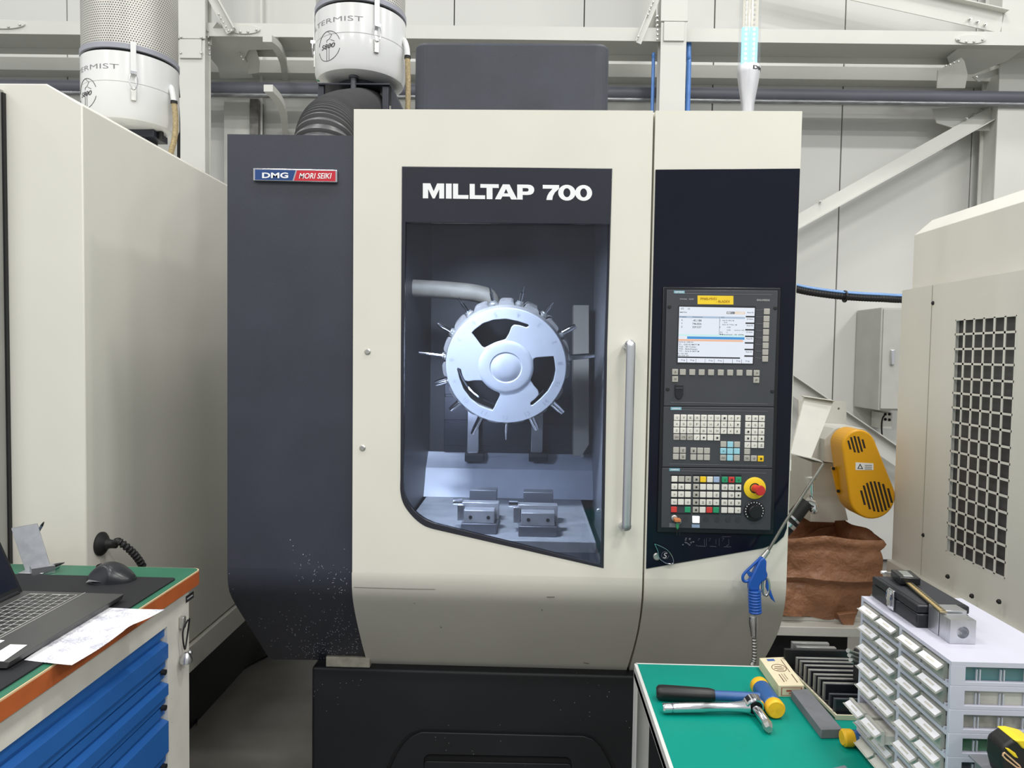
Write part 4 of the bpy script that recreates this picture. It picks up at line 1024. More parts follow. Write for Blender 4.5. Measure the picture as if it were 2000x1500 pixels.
def collector(cx, cy, zb, zr, Rm, label):
    t = thing('mist_collector', (cx, cy, zb), label, 'mist collector', 'white mist collectors with perforated drums')
    O = Vector((cx, cy, 0))
    cyl = lambda ang, z, r: O + Vector((r * math.sin(math.radians(ang)), -r * math.cos(math.radians(ang)), z))
    zs = zb + (zr - zb) * 0.56
    bd = MB().lathe([(Rm * 0.55, zb), (Rm * 0.86, zb + 0.004), (Rm * 0.95, zb + 0.012), (Rm, zb + 0.035), (Rm, zs - 0.002), (Rm * 0.985, zs), (Rm, zs + 0.002), (Rm, zr)], 64, org=O).obj('body', M_mist, t, smooth=0.5)
    MB().lathe([(Rm * 0.95, zr), (Rm * 0.95, zr + 0.012)], 64, org=O).obj('gasket', M_rub, t)
    MB().lathe([(Rm * 1.012, zr + 0.012), (Rm * 1.012, zr + 0.032), (Rm * 0.99, zr + 0.034)], 64, org=O).obj('rim_band', M_band, t, smooth=0.5)
    MB().lathe([(Rm * 0.985, zr + 0.03), (Rm * 0.985, zr + 0.42)], 64, org=O).obj('perforated_drum', M_perf, t, smooth=0.5)
    MB().lathe([(Rm * 1.0, zr + 0.42), (Rm * 1.0, zr + 0.45), (Rm * 0.8, zr + 0.47)], 64, org=O).obj('drum_lid', M_band, t, smooth=0.5)
    # wrapped print
    def wrap(s, a0, a1, z0, z1, off=0.0, shear=0.0, nm='lettering', mt=M_thin):
        v_, f_, lo, hi = glyphs(s, off, shear)
        m = MB(); m.add([cyl(a0 + (a1 - a0) * (v.x - lo.x) / (hi.x - lo.x), z0 + (z1 - z0) * (v.y - lo.y) / (hi.y - lo.y), Rm + 0.0008) for v in v_], f_)
        m.obj(nm, mt, bd, fix=False)
    h = zr - zb
    wrap('FILTERMIST', -77, 16, zb + h * 0.73, zb + h * 0.80, -0.012)
    wrap('S800', -42, -19, zb + h * 0.36, zb + h * 0.43, 0.012, 0.2, mt=M_print)
    za = zb + h * 0.395; rr = h * 0.22
    for a0, a1 in ((20, 170), (195, 345)):
        pts = [cyl(-30 + math.degrees(rr * math.cos(math.radians(a)) / Rm), za + rr * math.sin(math.radians(a)), Rm + 0.0006) for a in range(a0, a1 + 1, 10)]
        MB().tube(pts, 0.0011, 5).obj('logo_ring', M_print, bd)
    m = MB()
    for pts in ([(-2, -0.95), (-2, -0.2), (-6, -0.1)], [(2, -0.95), (2, 0.0), (8, 0.1)], [(0, 0.95), (6, 0.7), (2, 0.45), (-2, 0.4), (-2, 0.25)], [(4, 0.4), (10, 0.25)]):
        m.tube([cyl(-30 + a, za + rr * z, Rm + 0.0006) for a, z in pts], 0.0009, 5)
    stuff(m.obj('logo_strokes', M_print, bd))
    # latches
    for ang in (32, 152, 272):
        def slab(a0, a1, z0, z1, r0, r1):
            m = MB(); m.hexa([cyl(a0, z0, r0), cyl(a1, z0, r0), cyl(a1, z0, r1), cyl(a0, z0, r1), cyl(a0, z1, r0), cyl(a1, z1, r0), cyl(a1, z1, r1), cyl(a0, z1, r1)]); return m
        lt = slab(ang - 3, ang + 3, zr - h * 0.30, zr + 0.04, Rm + 0.012, Rm + 0.006).obj('latch', M_mist, t, bevel=0.001)
        slab(ang - 3.2, ang + 3.2, zr - h * 0.33, zr - h * 0.29, Rm + 0.022, Rm).obj('latch_hook', M_chrome, lt)
        slab(ang - 2.8, ang + 2.8, zr - h * 0.70, zr - h * 0.50, Rm + 0.01, Rm).obj('latch_base', M_zinc, lt, bevel=0.001)
        ring = [cyl(ang + 4.3 * math.cos(a), zr - h * 0.42 + h * 0.12 * math.sin(a), Rm + 0.014) for a in [k * math.pi / 8 for k in range(17)]]
        MB().tube(ring, 0.002, 6, cap=False).obj('latch_loop', M_chrome, lt)
    return t, cyl
Yk = 1.1
def zat(px, py): return P(px, py, Yk - 0.19).z
Rm = 0.19
c1 = P(256, 170, Yk); t1, cyl1 = collector(c1.x, Yk, zat(256, 233), zat(256, 97), Rm, 'white mist collector standing on the grey machine at the left')
c2 = P(705, 70, Yk); t2, cyl2 = collector(c2.x, Yk, zat(705, 138), zat(705, 4), Rm, 'white mist collector above the corrugated duct beside the dark roof housing')
M_braid = mat('braided_hose', (168, 150, 112), 0.6, var=0.3, scale=160)
M_brkt = mat('bracket_dark', (44, 47, 58), 0.45, var=0.08)
# supports, elbows and hoses of the collectors
z0 = zat(256, 233)
MB().box(c1.x - 0.10, c1.x + 0.13, Yk - 0.06, Yk + 0.06, z0 - 0.03, z0).obj('bracket', M_brkt, t1, bevel=0.003)
MB().box(c1.x - 0.09, c1.x - 0.06, Yk - 0.05, Yk + 0.05, zt2, z0 - 0.03).obj('bracket_leg', M_brkt, t1)
MB().box(c1.x + 0.06, c1.x + 0.09, Yk - 0.05, Yk + 0.05, zt2, z0 - 0.03).obj('bracket_leg', M_brkt, t1)
for dx in (-0.07, 0.14):
    MB().lathe([(0.012, 0), (0.012, 0.03)], 10, org=(c1.x + dx, Yk - 0.02, z0 - 0.03)).obj('rubber_foot', M_rub, t1)
def elbow(t, pts, r, hose):
    MB().tube(smooth_path(pts, 6), r, 14).obj('elbow', M_mist, t, smooth=0.8)
    MB().tube(smooth_path(hose, 6), r * 0.95, 12).obj('drain_hose', M_braid, t, smooth=0.8)
    MB().tube([hose[0] + Vector((0, 0, 0.006)), hose[0] - Vector((0, 0, 0.006))], r * 1.15, 12).obj('hose_clip', M_rub, t)
elbow(t1, [P(325, 176, 1.12), P(333, 170, 1.08), P(337, 182, 1.06), P(340, 200, 1.05)], 0.012, [P(340, 200, 1.05), P(343, 235, 1.05), P(341, 270, 1.05), P(334, 300, 1.05), P(330, 345, 1.08)])
MB().tube(smooth_path([P(333, 142, 1.2), P(343, 152, 1.2), P(345, 168, 1.2)], 5), 0.004, 8).obj('cable', M_rub, t1)
MB().tube(smooth_path([P(345, 165, 1.2), P(346, 178, 1.2), P(347, 190, 1.2)], 10), [0.010 + 0.002 * (i % 2) for i in range(21)], 10).obj('cable_gland', M_rub, t1)
MB().tube(smooth_path([P(346, 190, 1.2), P(349, 240, 1.2), P(349, 330, 1.2)], 6), 0.007, 8).obj('cable', M_rub, t1)
elbow(t2, [P(778, 80, 1.12), P(788, 78, 1.08), P(794, 92, 1.06), P(796, 112, 1.05)], 0.012, [P(796, 112, 1.05), P(797, 150, 1.05), P(797, 190, 1.05), P(796, 240, 1.05)])
zc2 = zat(705, 138)
# dark stand of the second collector
a, b = P(622, 163, 0.98), P(762, 168, 0.98)
zh = a.z
MB().box(a.x, b.x, 0.97, 1.22, zh - 0.008, zh).obj('stand_plate', M_brkt, t2, bevel=0.002)
for px in (626, 752):
    xx = P(px, 190, 0.98).x
    MB().box(xx - 0.012, xx + 0.014, 0.98, 1.0, 2.19 if px < 700 else 2.276, zh - 0.008).obj('stand_leg', M_brkt, t2, bevel=0.002)
    MB().box(xx - 0.012, xx + 0.014, 1.18, 1.2, 2.19 if px < 700 else 2.276, zh - 0.008).obj('stand_leg', M_brkt, t2, bevel=0.002)
MB().prism([[P(764, 165, 1.0), P(785, 214, 1.0), P(764, 214, 1.0)]], (0, 0.2, 0)).obj('stand_gusset', M_brkt, t2)
MB().lathe([(0.012, 0), (0.012, 0.05), (0.02, 0.05), (0.02, 0.10)], 14, org=(P(690, 165, 0.97).x, 0.975, zh - 0.03)).obj('drain_plug', mat('plug_grey', (84, 86, 92), 0.4), t2, smooth=0.6)
MB().lathe([(0.10, 0), (0.10, zc2 - zh)], 32, org=(c2.x, Yk, zh)).obj('inlet_neck', M_brkt, t2)
# left wiring of the second collector
MB().tube(smooth_path([P(626, 20, 1.15), P(621, 40, 1.12), P(622, 70, 1.1), P(620, 95, 1.1), P(625, 110, 1.1)], 6), 0.005, 8).obj('cable', M_rub, t2, smooth=0.8)
pbox('switch_box', 616, 626, 112, 150, 1.05, 0.05, mat('switch_grey', (150, 152, 152), 0.5), t2, bevel=0.003)
pbox('earth_tag', 619, 625, 143, 158, 1.04, 0.01, mat('earth_green', (50, 130, 90), 0.5), t2)
# corrugated extraction duct
dp = smooth_path([P(634, 340, 0.45), P(634, 300, 0.45), P(637, 272, 0.47), P(646, 250, 0.55), P(665, 235, 0.72), P(688, 227, 0.90), P(704, 222, 1.04), P(708, 214, 1.10)], 12)
def even(path, n):
    L = [0.0]
    for a_, b_ in zip(path, path[1:]): L.append(L[-1] + (b_ - a_).length)
    out = []; j = 0
    for i in range(n):
        s_ = L[-1] * i / (n - 1)
        while j < len(L) - 2 and L[j + 1] < s_: j += 1
        out.append(path[j].lerp(path[j + 1], (s_ - L[j]) / max(1e-9, L[j + 1] - L[j])))
    return out
dp = even(dp, 241)
rs = [0.098 + (0.0055, 0.0045, -0.0055, -0.0055)[i % 4] for i in range(len(dp))]
o = MB().tube(dp, rs, 40, up=(1, 0, 0)).obj('extraction_duct', mat('duct_grey', (84, 84, 86), 0.38, var=0.1, scale=12), smooth=0.35)
tag(o, 'black corrugated extraction duct curving up behind the dark side panel', 'duct')

# ------------------------------------------------------------------ workbench
ZT = 1.0
xe = PZ(393, 1112, ZT).x; ye = PZ(380, 1109, ZT).y
wbn = thing('workbench', (xe - 0.45, ye - 0.7, 0), 'grey workbench with green top, orange edge and blue drawers', 'workbench')
M_green = mat('green_lino', (46, 108, 84), 0.45, var=0.06, scale=8)
M_orange = mat('orange_edge', (176, 92, 46), 0.5, var=0.1, scale=20)
x1 = xe - 0.004
def toploop(off, z):
    r = 0.02
    pts = [(-1.9, ye - 1.5), (x1 - off, ye - 1.5)] + [(x1 - off - r + r * math.cos(a), ye - off - r + r * math.sin(a)) for a in [k * math.pi / 12 for k in range(7)]] + [(-1.9, ye - off)]
    return [Vector((x, y, z)) for x, y in pts]
MB().prism([toploop(0.0, ZT - 0.040)], (0, 0, 0.036)).obj('edge_band', M_orange, wbn, bevel=0.001)
MB().prism([toploop(0.0005, ZT - 0.004)], (0, 0, 0.0034)).obj('edge_highlight', mat('edge_highlight_cream', (214, 190, 150), 0.5), wbn)  # cream strip paints the highlight along the top edge
MB().prism([toploop(0.003, ZT - 0.002)], (0, 0, 0.002)).obj('top_surface', M_green, wbn)
M_bgrey = mat('bench_grey', (218, 216, 207), 0.45, var=0.06, scale=12)
flecks(M_bgrey, (60, 56, 50), 45, 0.055)
xb = xe - 0.026
yb = ye - 0.03
zd = [PX(328, y, xb).z for y in (1222, 1303, 1306, 1372, 1375, 1486)]
yd = PX(327, 1300, xb).y
# carcass with a drawer opening on the right face
def onface(y, z): return Vector((xb, y, z))
MB().prism([[onface(yb, 0.0), onface(yb, ZT - 0.04), onface(ye - 1.46, ZT - 0.04), onface(ye - 1.46, 0.0)], [onface(yd, 0.12), onface(yd, zd[0]), onface(yd - 0.95, zd[0]), onface(yd - 0.95, 0.12)]], (-0.02, 0, 0)).obj('carcass_face', M_bgrey, wbn)
MB().box(-1.6, xb - 0.02, ye - 1.46, yb, 0.0, ZT - 0.04).obj('carcass', M_bgrey, wbn)
M_blue_d = mat('drawer_blue', (40, 98, 170), 0.4, var=0.05, scale=6)
def drawer(zt, zb):
    H = zt - zb; s = min(0.028, H * 0.28)
    pr = [(-0.018, zt), (-0.006, zt), (-0.006, zt - s * 0.8), (-0.016, zt - s * 0.95), (-0.016, zt - s * 1.25), (0.004, zt - s * 1.5), (0.004, zb + s * 0.95), (-0.004, zb + s * 0.85), (-0.004, zb + s * 0.12), (-0.010, zb), (-0.018, zb)]
    o = MB().prism([[Vector((xb + x, yd - 0.003, z)) for x, z in pr]], (0, -0.944, 0)).obj('drawer', M_blue_d, wbn)
    return o
d = None
prev = zd[0]
for (a_, b_) in ((zd[0] - 0.002, zd[1]), (zd[2], zd[3]), (zd[4], zd[5]), (zd[5] - 0.004, zd[5] - 0.18), (zd[5] - 0.184, 0.13)):
    d = drawer(a_, b_)
    if a_ < zd[1]:
        MB().lathe([(0.007, 0), (0.007, 0.01), (0.0, 0.011)], 12, org=(xb - 0.004, yd - 0.02, a_ + 0.001), axis=(1, 0, 0)).obj('rubber_stop', M_rub, d)
np_ = PX(371, 1166, xb + 0.001)
MB().box(xb, xb + 0.001, np_.y - 0.022, np_.y + 0.022, np_.z - 0.009, np_.z + 0.009).obj('name_plate', M_print, wbn)
MB().box(xb + 0.001, xb + 0.0014, np_.y - 0.016, np_.y + 0.016, np_.z - 0.002, np_.z + 0.002).obj('plate_line', MATS['silver_print'], wbn)
# hanging key with bell-shaped fob
kt = thing('hanging_fob', PX(363, 1290, xb + 0.01), 'silver bell shaped fob on a black cord hanging on the bench', 'key fob')
kp = PX(360, 1205, xb + 0.012)
MB().box(xb, xb + 0.014, kp.y - 0.008, kp.y + 0.008, kp.z - 0.03, kp.z + 0.002).obj('hook', M_zinc, kt, bevel=0.003)
MB().tube(smooth_path([kp + Vector((0.012, -0.004, -0.005)), PX(357, 1235, xb + 0.014), PX(361, 1268, xb + 0.014), PX(366, 1240, xb + 0.014), kp + Vector((0.012, 0.004, -0.005))], 6), 0.0022, 8).obj('cord', M_rub, kt, smooth=0.8)
fp_ = PX(364, 1286, xb + 0.02)
MB().lathe([(0.013, 0.0), (0.0155, 0.002), (0.0145, 0.012), (0.010, 0.022), (0.006, 0.028), (0.0, 0.029)], 22, org=fp_ - Vector((0, 0, 0.012))).obj('fob_bell', M_alu, kt, smooth=0.6)
MB().lathe([(0.0, -0.008), (0.006, -0.005), (0.008, 0), (0.006, 0.005), (0.0, 0.008)], 16, org=PX(370, 1275, xb + 0.02)).obj('fob_ball', M_alu, kt, smooth=0.8)

# -- things on the bench
pm_ = PZ(345, 1131, ZT)
MP = mat('mouse_pad_black', (26, 27, 31), 0.75, var=0.06, scale=30)
r = 0.012
ly, lx = pm_.y, pm_.x
o = MB().prism([[Vector((-1.85, ly - 1.2, ZT + 0.0002)), Vector((lx, ly - 1.2, ZT + 0.0002))] + [Vector((lx - r + r * math.cos(a), ly - r + r * math.sin(a), ZT + 0.0002)) for a in [k * math.pi / 12 for k in range(7)]] + [Vector((-1.85, ly, ZT + 0.0002))]], (0, 0, 0.0035)).obj('desk_mat', MP); tag(o, 'large black desk mat covering the green bench top', 'desk mat')
ZM = ZT + 0.0038
# laptop
lt0 = PZ(243, 1160, ZM + 0.017)
lp = thing('laptop', (lt0.x - 0.12, lt0.y - 0.18, ZM), 'open dark grey laptop on the black desk mat', 'laptop')
M_lap = mat('laptop_grey', (72, 72, 72), 0.42, 0.2, var=0.03, scale=40)
LX1, LY1 = lt0.x, lt0.y; LX0, LY0 = LX1 - 0.245, LY1 - 0.37
MB().add([(LX0, LY0, ZM + 0.001), (LX1 - 0.006, LY0, ZM + 0.004), (LX1 - 0.006, LY1, ZM + 0.004), (LX0, LY1, ZM + 0.001), (LX0, LY0, ZM + 0.019), (LX1, LY0, ZM + 0.017), (LX1, LY1, ZM + 0.017), (LX0, LY1, ZM + 0.019)],
         [(3, 2, 1, 0), (4, 5, 6, 7), (0, 1, 5, 4), (1, 2, 6, 5), (2, 3, 7, 6), (3, 0, 4, 7)]).obj('base', M_lap, lp, bevel=0.0012)
kx1 = PZ(150, 1163, ZM + 0.018).x; ky1 = PZ(95, 1161, ZM + 0.018).y
kx0 = kx1 - 0.112
tray = MB().box(kx0, kx1, ky1 - 0.33, ky1, ZM + 0.0175, ZM + 0.0192).obj('keyboard', mat('key_gap_light', (168, 168, 164), 0.5), lp)  # pale deck colour paints the key backlight showing in the gaps
MB().box(kx1 + 0.006, kx1 + 0.0075, LY0, LY1, ZM + 0.0172, ZM + 0.0186).obj('deck_line', MATS['key_gap_light'], lp)
lk, _ = MB().box(-0.0076, 0.0076, -0.0085, 0.0085, 0, 0.0012).mesh('key', mat('laptop_key', (46, 46, 47), 0.4), bevel=0.0006)
for i in range(6):
    for j in range(16):
        yy = ky1 - 0.0112 - j * 0.0203 - (i % 3) * 0.002
        if yy < ky1 - 0.32: continue
        inst('key', lk, (kx1 - 0.0095 - i * 0.0184, yy, ZM + 0.0193), tray)
ang = math.radians(24)
ldx, ldz = -math.sin(ang), math.cos(ang)
hx = LX0 + 0.006; hz_ = ZM + 0.016
scr_ = []
for (s_, tt) in ((0, 0), (0.24, 0), (0.24, 0.009), (0, 0.009)):
    scr_.append(Vector((hx + ldx * s_ - math.cos(ang) * tt, LY1 - 0.004, hz_ + ldz * s_ - math.sin(ang) * tt)))
MB().prism([scr_], (0, -0.362, 0)).obj('lid', mat('lid_dark', (34, 35, 38), 0.4), lp, bevel=0.001)
sc2 = [Vector((hx + ldx * s_ + math.cos(ang) * tt, LY1 - 0.012, hz_ + ldz * s_ + math.sin(ang) * tt)) for (s_, tt) in ((0.018, 0.0), (0.232, 0.0), (0.232, 0.0006), (0.018, 0.0006))]
MB().prism([sc2], (0, -0.346, 0)).obj('display', mat('display_dark', (20, 22, 28), 0.15, emit=(40, 52, 80), estr=0.15), lp)
MB().tube([(LX0 + 0.004, LY1 - 0.02, ZM + 0.019), (LX0 + 0.004, LY1 - 0.34, ZM + 0.019)], 0.006, 10).obj('hinge', M_black, lp)
zp = ZM + 0.0178
cq = [PZ(x, y, zp) for x, y in ((20, 1259), (53, 1260), (7, 1292), (-30, 1290))]
o = MB().prism([cq], (0, 0, 0.0006)).obj('paper_card', mat('card_white', (238, 239, 242), 0.6, var=0.01)); tag(o, 'white blank card lying on the laptop palm rest', 'card')
cq = [PZ(x, y, zp) for x, y in ((-30, 1248), (9, 1251), (0, 1256), (-40, 1254))]
o = MB().prism([cq], (0, 0, 0.0006)).obj('paper_card', MATS['card_white']); tag(o, 'tiny white card sliver beside the laptop keyboard at the edge', 'card')
# paper sheet
mpap = mat('drawing_paper', (240, 240, 244), 0.7, var=0.01)
nt = mpap.node_tree; b_ = nt.nodes['Principled BSDF']
geo = nt.nodes.new('ShaderNodeNewGeometry'); mp = nt.nodes.new('ShaderNodeMapping'); mp.inputs['Scale'].default_value = (110, 420, 10); nt.links.new(geo.outputs['Position'], mp.inputs['Vector'])
n1 = nt.nodes.new('ShaderNodeTexNoise'); n1.inputs['Scale'].default_value = 1.6; n1.inputs['Detail'].default_value = 6; nt.links.new(mp.outputs['Vector'], n1.inputs['Vector'])
n2 = nt.nodes.new('ShaderNodeTexNoise'); n2.inputs['Scale'].default_value = 26; nt.links.new(geo.outputs['Position'], n2.inputs['Vector'])
mm = nt.nodes.new('ShaderNodeMath'); mm.operation = 'MULTIPLY'; nt.links.new(n1.outputs['Fac'], mm.inputs[0]); nt.links.new(n2.outputs['Fac'], mm.inputs[1])
rp = nt.nodes.new('ShaderNodeValToRGB'); rp.color_ramp.elements[0].position = 0.27; rp.color_ramp.elements[0].color = lin((240, 240, 244)) + (1,); rp.color_ramp.elements[1].position = 0.31; rp.color_ramp.elements[1].color = lin((176, 176, 190)) + (1,)
nt.links.new(mm.outputs[0], rp.inputs['Fac']); nt.links.new(rp.outputs['Color'], b_.inputs['Base Color'])
rows = []
nr = 24
Lp = smooth_path([Vector((200, 1186, 0)), Vector((150, 1218, 0)), Vector((100, 1252, 0)), Vector((47, 1289, 0))], 8)
Rp = smooth_path([Vector((322, 1190, 0)), Vector((290, 1207, 0)), Vector((255, 1222, 0)), Vector((235, 1237, 0)), Vector((195, 1266, 0)), Vector((140, 1299, 0))], 5)
for i in range(nr):
    l = Lp[round(i * (len(Lp) - 1) / (nr - 1))]; rr = Rp[round(i * (len(Rp) - 1) / (nr - 1))]
    a = PZ(l.x, l.y, ZT + 0.0045); bz = ZT + 0.008 + 0.003 * math.sin(i * 0.5); b = PZ(rr.x, rr.y, bz)
    row = []
    for k in range(11):
        u = k / 10; p = a.lerp(b, u); p.z = (ZT + 0.0045) * (1 - u ** 3) + bz * u ** 3; row.append(p)
    rows.append(row)
m = MB(); m.grid(rows); m.grid([[p - Vector((0, 0, 0.0003)) for p in r_] for r_ in rows], True)
m.grid([[r_[-1] for r_ in rows], [r_[-1] - Vector((0, 0, 0.0003)) for r_ in rows]])
o = m.obj('paper_sheet', mpap, smooth=1.0, fix=False); tag(o, 'white sheet with faint drawings overhanging the orange bench edge', 'paper')
# mouse
a = PZ(172, 1133, ZM); b = PZ(256, 1138, ZM)
mo = thing('computer_mouse', ((a.x + b.x) / 2, a.y - 0.0, ZM), 'black ergonomic computer mouse on the desk mat', 'mouse')
L_ = b.x - a.x; yc = PZ(214, 1140, ZM).y + 0.028
rows = []
NU, NV = 28, 24
for i in range(NU + 1):
    u = i / NU; s = math.sin(math.pi * min(1, max(0.0, u))) ** 0.5 if 0 < u < 1 else 0.0
    hgt = 0.046 * (0.30 + 0.70 * math.sin(math.pi * (0.12 + 0.80 * u ** 0.8)) ** 1.2) * (s ** 0.55 if s > 0 else 0)
    wd = 0.040 * (0.55 + 0.45 * s) * (s ** 0.5 if s > 0 else 0)
    row = []
    for k in range(NV + 1):
        th = math.pi * k / NV
        y = -math.cos(th); z = math.sin(th)
        dent = 0.0
        if y < -0.1 and 0.08 < u < 0.6: dent = 0.012 * math.sin(math.pi * (u - 0.08) / 0.52) * math.sin(math.pi * min(1, max(0, z)) ) 
        row.append(Vector((a.x + L_ * u, yc + wd * (abs(y) ** 0.8) * (1 if y > 0 else -1) + dent, ZM + max(0.0, hgt * z ** 0.75 if z > 0 else 0.0))))
    rows.append(row)
m = MB(); m.grid(rows); m.add([r_[0] for r_ in rows] + [r_[-1] for r_ in rows[::-1]], [tuple(range(2 * (NU + 1)))])
mb_ = m.obj('shell', mat('mouse_black', (40, 41, 45), 0.3, var=0.03), mo, smooth=1.2)
th_ = PZ(190, 1139, ZM)
MB().add([Vector((a.x + L_ * (0.12 + 0.42 * k / 8), yc - 0.041 + 0.004 * math.cos(k / 8 * math.pi * 2), ZM + 0.004 + 0.006 * math.sin(k / 8 * math.pi))) for k in range(9)] + [Vector((a.x + L_ * (0.12 + 0.42 * k / 8), yc - 0.026, ZM + 0.008)) for k in range(9)][::-1], [tuple(range(18))]).obj('thumb_rest', mat('mouse_thumb', (120, 122, 126), 0.35), mo)
MB().tube([(a.x + L_ * 0.2, yc + 0.004, ZM + 0.030), (a.x + L_ * 0.2, yc + 0.012, ZM + 0.030)], 0.009, 14).obj('scroll_wheel', M_rub, mo)
# aluminium phone stand with pens
st = thing('phone_stand', PZ(80, 1120, ZT), 'bare aluminium leaning plate stand at the back of the bench', 'stand')
yb_ = PZ(70, 1118, ZT).y
MB().prism([[P(22, 1033, yb_ + 0.05), P(73, 1024, yb_ + 0.05), P(98, 1106, yb_ + 0.0), P(50, 1117, yb_ + 0.0)]], (-0.008, 0.012, 0)).obj('back_plate', mat('dull_aluminium', (150, 153, 158), 0.45, 0.5, var=0.1, scale=40), st, bevel=0.0008)
pf = [PZ(62, 1122, ZT), PZ(110, 1119, ZT), PZ(106, 1112, ZT), PZ(24, 1128, ZT)]
MB().hexa([PZ(62, 1126, ZT + 0.001), PZ(108, 1119, ZT + 0.001), PZ(104, 1113, ZT + 0.001), PZ(58, 1119, ZT + 0.001), PZ(62, 1126, ZT + 0.001) + Vector((0, 0, 0.02)), PZ(108, 1119, ZT + 0.001) + Vector((0, 0, 0.02)), PZ(104, 1113, ZT + 0.001) + Vector((0, 0, 0.02)), PZ(58, 1119, ZT + 0.001) + Vector((0, 0, 0.02))]).obj('front_lip', M_alu, st)
MB().box(pf[3].x, pf[1].x - 0.02, pf[3].y + 0.02, pf[3].y + 0.09, ZT + 0.0005, ZT + 0.006).obj('foot_plate', M_alu, st, bevel=0.0008)
def pen(p, q, r, label, mcol, tip):
    t = thing('ballpoint_pen', p, label, 'pen')
    p, q = Vector(p), Vector(q); d = (q - p); L = d.length
    MB().lathe([(r * 0.7, 0), (r, L * 0.04), (r, L * 0.45)], 12, org=p, axis=d).obj('grip', mcol, t, smooth=0.6)
    MB().lathe([(r * 0.95, L * 0.45), (r * 0.95, L * 0.82)], 12, org=p, axis=d).obj('barrel', mat('pen_blue_grey', (96, 108, 130), 0.35), t, smooth=0.6)
    MB().lathe([(r * 0.95, L * 0.82), (r * 0.6, L * 0.93), (r * 0.2, L)], 12, org=p, axis=d).obj('tip', tip, t, smooth=0.6)
pen(P(24, 1129, yb_ - 0.012), P(126, 1099, yb_ + 0.01), 0.0052, 'blue and black pen lying across the aluminium stand', M_rub, M_black)
pen(P(62, 1060, yb_ + 0.085), P(86, 1019, yb_ + 0.085), 0.004, 'dark pen tip poking out behind the aluminium stand', M_rub, M_black)
# floor: black cable mat and blue hose by the grey machine
fm = [PZ(x, y, 0.0) for x, y in ((388, 1310), (420, 1283), (470, 1255), (510, 1240), (560, 1245), (548, 1270), (490, 1300), (440, 1335), (395, 1390), (384, 1420))]
o = MB().prism([[Vector((p.x, p.y, 0.001)) for p in smooth_path(fm, 3)]], (0, 0, 0.012)).obj('floor_mat', M_rub); tag(o, 'black rubber strip lying on the dark floor beside the grey machine', 'mat')
o = MB().tube(smooth_path([PZ(440, 1258, 0.03), PZ(462, 1240, 0.03), PZ(488, 1219, 0.03), PZ(530, 1200, 0.03)], 6), 0.016, 10).obj('air_hose', mat('bright_blue_hose', (40, 105, 200), 0.3), smooth=0.8); tag(o, 'bright blue hose on the floor behind the dark side panel', 'hose')

# ================================================================== RIGHT SIDE
# -- cream machine at the right edge
XRr = 1.35
Yf = PX(1757, 700, XRr).y
zt = PX(1900, 544, XRr).z
M_rm = mat('right_machine_paint', (218, 216, 208), 0.4, var=0.02, scale=3)
rmch = thing('machining_center', (2.0, Yf - 1.2, 0), 'cream machine cabinet with square grille at the right edge', 'machine')
ga, gb, gc, gd = PX(1866, 625, XRr), PX(1985, 615, XRr), PX(1965, 1128, XRr), PX(1848, 1080, XRr)
gy0 = (ga.y + gd.y) / 2; gy1 = (gb.y + gc.y) / 2; gz1 = (ga.z + gb.z) / 2; gz0 = (gc.z + gd.z) / 2
zl = 0.865
def xf(y, z, x=XRr): return Vector((x, y, z))
MB().prism([[xf(Yf, zl), xf(Yf, zt), xf(-2.2, zt), xf(-2.2, zl)], [xf(gy0, gz0), xf(gy0, gz1), xf(gy1, gz1), xf(gy1, gz0)]], (0.012, 0, 0)).obj('side_cover', M_rm, rmch)
ysm = PX(1812, 800, XRr).y
MB().box(XRr - 0.0015, XRr + 0.001, ysm - 0.001, ysm + 0.001, zl, zt).obj('cover_seam', mat('seam_grey', (170, 166, 154), 0.5), rmch)
MB().box(XRr + 0.014, 2.7, -2.2, Yf, 0.30, zt).obj('cabinet_body', M_rm, rmch)
MB().box(XRr + 0.0125, XRr + 0.0135, gy1, gy0, gz0, gz1).obj('radiator', mat('radiator_dark', (70, 70, 72), 0.5, var=0.3, scale=8), rmch)
ncol, nrow = 6, 16
bw = 0.0080
for i in range(ncol + 1):
    y = gy0 + (gy1 - gy0) * i / ncol
    MB().box(XRr - 0.0006, XRr + 0.0016, y - bw / 2, y + bw / 2, gz0, gz1).obj('grille_bar', M_rm, rmch)
for j in range(nrow + 1):
    z = gz0 + (gz1 - gz0) * j / nrow
    MB().box(XRr - 0.0006, XRr + 0.0016, gy1, gy0, z - bw * 0.42, z + bw * 0.42).obj('grille_bar', M_rm, rmch)
x2 = P(1783, 500, Yf).x; z2 = P(1783, 460, Yf).z; x3 = P(1820, 430, Yf).x; z3 = P(1820, 430, Yf).z
MB().prism([[Vector((x2, Yf - 0.003, zt)), Vector((x2, Yf - 0.003, z2)), Vector((x3, Yf - 0.003, z3)), Vector((2.5, Yf - 0.003, z3)), Vector((2.5, Yf - 0.003, zt))]], (0, -3.0, 0)).obj('top_box', M_rm, rmch, bevel=0.002)
ylg = PX(1733, 1080, XRr - 0.02).y
MB().box(XRr - 0.022, XRr + 0.1, -2.2, ylg, 0.785, zl).obj('ledge', M_rm, rmch, bevel=0.004)
MB().box(XRr + 0.05, 2.6, -2.2, ylg - 0.02, 0.0, 0.785).obj('plinth', M_black, rmch)
kn, _ = MB().lathe([(0.007, 0), (0.007, 0.004), (0.004, 0.008), (0.0, 0.008)], 12, axis=(-1, 0, 0)).mesh('cover_screw', M_rub)
for x, y in ((1822, 592), (1803, 1045)): inst('cover_screw', kn, PX(x, y, XRr - 0.001), rmch)
for x, y in ((1850, 1126), (1897, 1164), (1950, 1175)): inst('cover_screw', kn, PX(x, y, XRr - 0.022 - 0.001), rmch)

